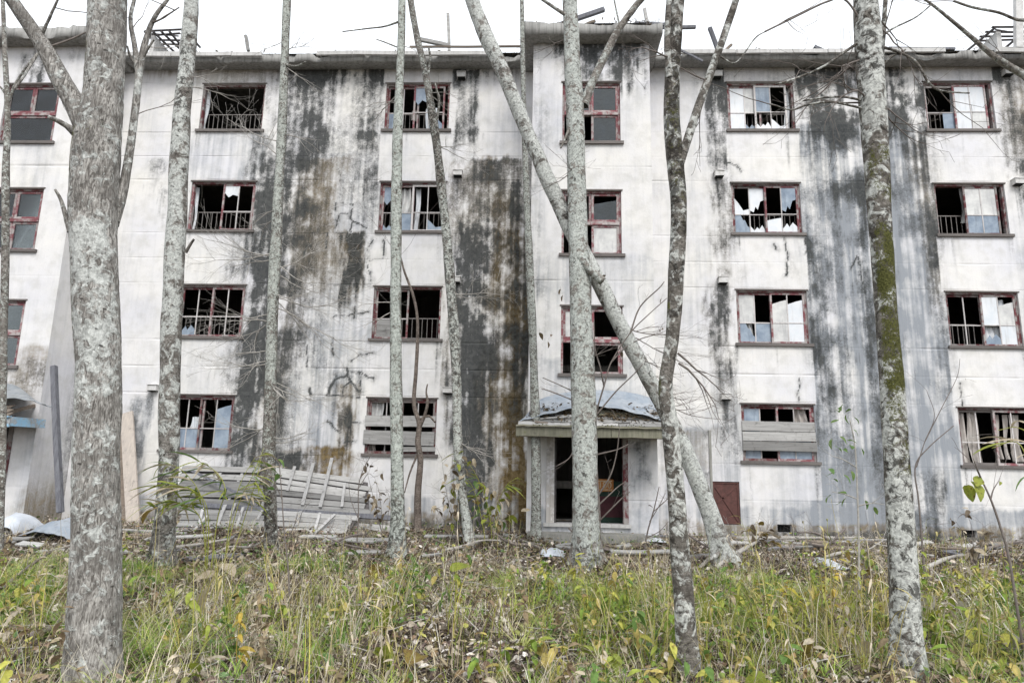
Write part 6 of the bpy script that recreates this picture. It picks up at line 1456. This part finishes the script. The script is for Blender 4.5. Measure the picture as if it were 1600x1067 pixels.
# twiggy debris lying about
mb = MB(); rt = random.Random(5)
for k in range(700):
    x, y = [float(q[0]) for q in visible_xy(1, -12, -.7, rng)]
    a = rt.uniform(0, 6.28); L = rt.uniform(.15, .7); p = np.array([x, y, float(gz(x, y)) + rt.uniform(.01, .07)]); d = np.array([math.cos(a), math.sin(a), rt.uniform(-.05, .3)]) * L
    mb.tube([p, p + d * .5 + [0, 0, rt.uniform(-.02, .03)], p + d], [.006 * rt.uniform(.5, 1.3), .005, .002], 4)
stuff(mb.build('twig_litter', M['twigpale'], None))

# tall stalks: individuals of the foreground and middle ground
STK = []
for s in range(6):
    rnd = random.Random(500 + s); mb = MB(); P = [np.zeros(3)]; L = rnd.uniform(.6, 1.0); d = np.array([rnd.gauss(0, .12), rnd.gauss(0, .1), 1.0])
    for k in range(7):
        d = d + np.array([rnd.gauss(0, .06), rnd.gauss(0, .05), 0]); P.append(P[-1] + d / np.linalg.norm(d) * L / 7)
    mb.tube(P, np.linspace(.0042, .0018, 8), 5)
    for k in range(rnd.randrange(5, 11)):
        i = rnd.randrange(2, 8); V, F = leaf_shape(rnd.uniform(.06, .15), rnd.uniform(.008, .022), 5, .2, rnd.uniform(.5, 1.4), .1, k)
        V = V @ rot_mat(rnd.uniform(0, 6.28), rnd.uniform(-.7, .5), 0).T + P[i]; mb.add(V, F, True)
    if s % 2:
        for k in range(14):
            q = P[-1] - (P[-1] - P[-3]) * rnd.random() + np.array([rnd.gauss(0, .012), rnd.gauss(0, .012), rnd.gauss(0, .01)]); V, F = leaf_shape(.03, .01, 4, .2, .6, .1, k); mb.add(V @ rot_mat(rnd.uniform(0, 6.28), rnd.uniform(-1.2, .2), 0).T + q, F, True)
    STK.append(mb)
M['stalk'] = flat('dry_yellow_stalk', (.42, .37, .16), .8, (.30, .25, .10), 12)
M['stalkpale'] = flat('pale_dry_stalk', (.52, .46, .36), .8, (.38, .32, .23), 12)
M['stalkgreen'] = flat('green_yellow_stalk', (.27, .29, .06), .7, (.20, .19, .04), 12)
STME = {}
def stalk(u, v, h, kind, rnd, mat, label, group):
    key = (kind, mat)
    y = min(ground_Y(u, v), -.9); p = at(u, v, y); p[2] = float(gz(p[0], p[1])) - .01
    if key not in STME:
        o = STK[kind].build('dry_stalk', M[mat], None); STME[key] = o.data
    else:
        o = bpy.data.objects.new('dry_stalk', STME[key]); COL.objects.link(o)
    o.location = p; o.rotation_euler = (rnd.gauss(0, .09), rnd.gauss(0, .09), rnd.uniform(0, 6.28)); o.scale = (h, h, h * rnd.uniform(.9, 1.15))
    tag(o, label, 'weed stalk', group)
rs = random.Random(91)
WHERE = [(-50, 90, 'left of the thickest trunk'), (90, 235, 'around the foot of the thickest trunk'), (235, 330, 'below the bamboo grass'), (330, 430, 'left of the slim twiggy trunk'), (430, 530, 'right of the slim twiggy trunk'), (530, 625, 'left of the second slim trunk'),
         (625, 760, 'before the curving slim trunk'), (760, 840, 'below the brown stained wall'), (840, 930, 'before the stout trunk'), (930, 1050, 'between the stout trunk and the forked trunk'), (1050, 1140, 'beside the mossy forked trunk'),
         (1140, 1220, 'right of the mossy forked trunk'), (1220, 1300, 'midway between forked trunk and tall dark trunk'), (1300, 1390, 'left of the tall dark trunk'), (1390, 1470, 'at the foot of the tall dark trunk'), (1470, 1540, 'right of the tall dark trunk'), (1540, 1700, 'at the far right edge')]
seen_labels = set()
def put(n, u0, u1, v0, v1, h0, h1, mats, group):
    for k in range(n):
        u, v, kd, h, mt = rs.uniform(u0, u1), rs.uniform(v0, v1), rs.randrange(6), rs.uniform(h0, h1), rs.choice(mats)
        wh = [t for a, b, t in WHERE if a <= u < b][0]
        lb = '%s %s %s stalk %s %s' % ('tall' if h > (h0 + h1) / 2 else 'short', {'stalk': 'yellow', 'stalkpale': 'pale', 'stalkgreen': 'green-yellow'}[mt], 'tufted' if kd % 2 else 'leafy',
                                       'close in front' if v > 1000 else ('midway back' if v > 930 else 'far back'), wh)
        if lb in seen_labels: continue
        seen_labels.add(lb); stalk(u, v, h, kd, rs, mt, lb, group)
put(92, 1130, 1600, 895, 1090, .75, 1.25, ['stalkgreen', 'stalk', 'stalk', 'stalkpale'], 'yellowing stalks at the right')
put(42, 280, 620, 880, 1090, .6, 1.1, ['stalkpale', 'stalkpale', 'stalk'], 'pale stalks left of centre')
put(34, 880, 1130, 890, 1080, .5, .9, ['stalkgreen', 'stalk', 'stalkpale'], 'yellow-green stalks before the porch')
put(16, 0, 270, 880, 1060, .4, .8, ['stalkpale', 'stalk'], 'dry stalks at the far left')
put(16, 690, 830, 835, 900, .7, 1.25, ['stalkpale', 'stalk'], 'stalk tangle below the brown stain')

# bamboo grass
def bamboo_grass(label, stems, Y, nl, seed):
    rnd = random.Random(seed); b = at(stems[0][0][0], stems[0][0][1], Y); b[2] = float(gz(b[0], Y)); o = thing('bamboo_grass', b, label, 'plant')
    for st in stems:
        P = [at(u, v, Y + .15 * k * rnd.uniform(-.5, .5)) for k, (u, v) in enumerate(st)]; P[0][2] = float(gz(P[0][0], P[0][1])) - .02
        mb = MB(); mb.tube(P, np.linspace(.008, .003, len(P)), 6, .05); mb.build('stem', M['stalkgreen'], o)
        Pc, _ = catmull(P, [1] * len(P), .03); n = len(Pc)
        for k in range(nl):
            i = int(n * rnd.uniform(.5, .99)); q = Pc[i]; side = rnd.choice([-1, 1]); e = Pc[min(i + 1, n - 1)] - Pc[i - 1]; yaw = math.atan2(e[1], e[0]) + side * rnd.uniform(.1, .9)
            big_leaf(q, rnd.uniform(.28, .5), rnd, o, M[rnd.choice(['gleaf', 'yleaf', 'yleaf', 'pleaf'])], W=rnd.uniform(.024, .046), curl=rnd.uniform(.5, 1.3), yaw=yaw, pitch=rnd.uniform(-.55, .15))
bamboo_grass('arching bamboo grass with long yellow-green leaves before the left fallen panel', [[(322, 885), (322, 820), (312, 770), (285, 735), (258, 722)], [(324, 888), (326, 830), (318, 780), (282, 760), (250, 760)], [(330, 880), (340, 810), (352, 765), (335, 735), (300, 715)], [(326, 884), (318, 830), (302, 795), (268, 785), (240, 795)]], -6.4, 24, 3)
bamboo_grass('bamboo grass leaves fanning up left of the slim twiggy trunk', [[(352, 860), (362, 800), (378, 750), (398, 715)], [(350, 862), (372, 790), (396, 740), (412, 700)], [(360, 860), (385, 800), (400, 750), (408, 715)]], -5.2, 18, 5)
bamboo_grass('pale withered bamboo leaf spray before the curtained window', [[(1640, 900), (1630, 780), (1612, 690), (1590, 668), (1560, 672)], [(1645, 905), (1625, 800), (1604, 715), (1585, 690), (1550, 700)]], -8.8, 3, 8)
bamboo_grass('drooping dry cane tangle under the brown stained wall', [[(770, 850), (762, 790), (740, 735), (712, 705)], [(775, 850), (775, 800), (790, 760), (810, 745)], [(760, 850), (750, 800), (738, 760), (716, 735)]], -2.3, 14, 9)

# big single leaves on short stems
def hero(label, u, v, s, mat, Y=None, n=1, seed=0, yaw=None, pitch=None, vb=None):
    rnd = random.Random(seed); Y = ground_Y(u, (vb or v + s * .9)) if Y is None else Y
    p = at(u, v, Y); g_ = p.copy(); g_[2] = float(gz(p[0], Y)); g_[0] += rnd.uniform(-.04, .04)
    o = thing('broadleaf_weed', g_, label, 'weed'); m = mpx(Y)
    mb = MB(); top_ = p.copy(); top_[2] = max(p[2], g_[2] + .06)
    mb.tube([g_ - [0, 0, .02], (g_ + top_) / 2 + [rnd.uniform(-.02, .02), 0, 0], top_], [.005, .004, .0025], 5, .04); mb.build('stem', M['stalk'], o)
    for k in range(n):
        big_leaf(top_ + np.array([rnd.uniform(-.03, .03), rnd.uniform(-.03, .02), -.06 * k]), s * m * rnd.uniform(.9, 1.2) * (1 if k == 0 else .75), rnd, o, M[mat], yaw=yaw if k == 0 else None, pitch=pitch if k == 0 else None)
H = hero
H('big upright yellow-green leaf in the middle foreground', 620, 945, 46, 'yleaf', n=1, seed=1, yaw=2.6, pitch=.5)
H('big brown and yellow leaf low in the middle foreground', 645, 1036, 52, 'bleaf', n=2, seed=2)
H('folded brown leaf standing before the second slim trunk', 588, 880, 42, 'bleaf', seed=3, yaw=1.9, pitch=.9)
H('large pale green leaf in the foreground left of centre', 596, 1010, 52, 'yleaf', seed=4, n=2)
H('yellow leaf standing before the curving slim trunk', 702, 892, 36, 'yleaf', seed=5, yaw=.7, pitch=-.5)
H('hanging brown-yellow leaf beside the straight pale trunk', 246, 794, 38, 'bleaf', Y=-7.4, seed=6, yaw=3.0, pitch=.25)
H('bright green leaf beside the second slim trunk base', 545, 858, 22, 'gleaf', seed=7, n=3)
H('round grey-green leaf below the low plank panel', 488, 862, 26, 'gleaf', seed=8)
H('dark-edged green leaf low at the left foreground', 510, 1022, 30, 'gleaf', seed=9, n=2)
H('curled pale dead leaf on a stalk below the bamboo grass', 342, 882, 40, 'pleaf', seed=10, n=4, yaw=-.6, pitch=.1)
H('ragged tan leaf hanging left of the curled pale leaf', 318, 920, 44, 'pleaf', seed=11, yaw=2.4, pitch=.6, vb=985)
H('yellow leaf cluster below the brown stained wall', 757, 806, 20, 'yleaf', Y=-3.0, seed=12, n=3)
H('lone yellow leaf left of the porch', 796, 805, 20, 'yleaf', Y=-3.2, seed=13, n=2)
H('yellow maple-like leaf pile right of the dark forked trunk', 1235, 975, 40, 'yleaf', seed=14, n=4)
H('ochre leaf pile in the stalks at the right foreground', 1268, 1008, 44, 'bleaf', seed=15, n=4)
H('bleached curled leaf right of the tall dark trunk', 1472, 945, 46, 'wleaf', seed=16, yaw=.3, pitch=-.3, vb=985)
H('second bleached leaf drooping further right of the tall trunk', 1450, 930, 40, 'wleaf', seed=17, vb=975)
H('pale dry leaf standing at far right under the wall', 1538, 888, 36, 'pleaf', seed=18)
H('white twisted leaf low at the far right foreground', 1575, 985, 60, 'wleaf', seed=19, n=2)
H('broad green leaf right of the forked trunk', 1120, 945, 30, 'gleaf', seed=20, n=3)
H('yellow-green leaf low by the dark forked trunk base', 1190, 1050, 46, 'yleaf', seed=21, n=3)
H('dark plum leaf at the right foreground', 1192, 1003, 26, 'tleaf', seed=22, n=2)
H('brown leaf behind the tall dark trunk', 1362, 890, 34, 'bleaf', seed=23, n=3)
H('green broad leaf right of the porch step', 1065, 935, 28, 'gleaf', Y=-8.0, seed=24, n=2)
H('pale leaf lying before the porch among yellow grass', 960, 905, 28, 'pleaf', seed=25, n=2)
H('yellowing leaf at the foot of the thickest trunk', 290, 1040, 40, 'yleaf', seed=26, n=2)
H('large faded leaf in the right foreground before the tall trunk', 1345, 1000, 40, 'pleaf', seed=27, n=2)
H('green leaf low at far right corner', 1520, 1035, 36, 'gleaf', seed=28, n=3)
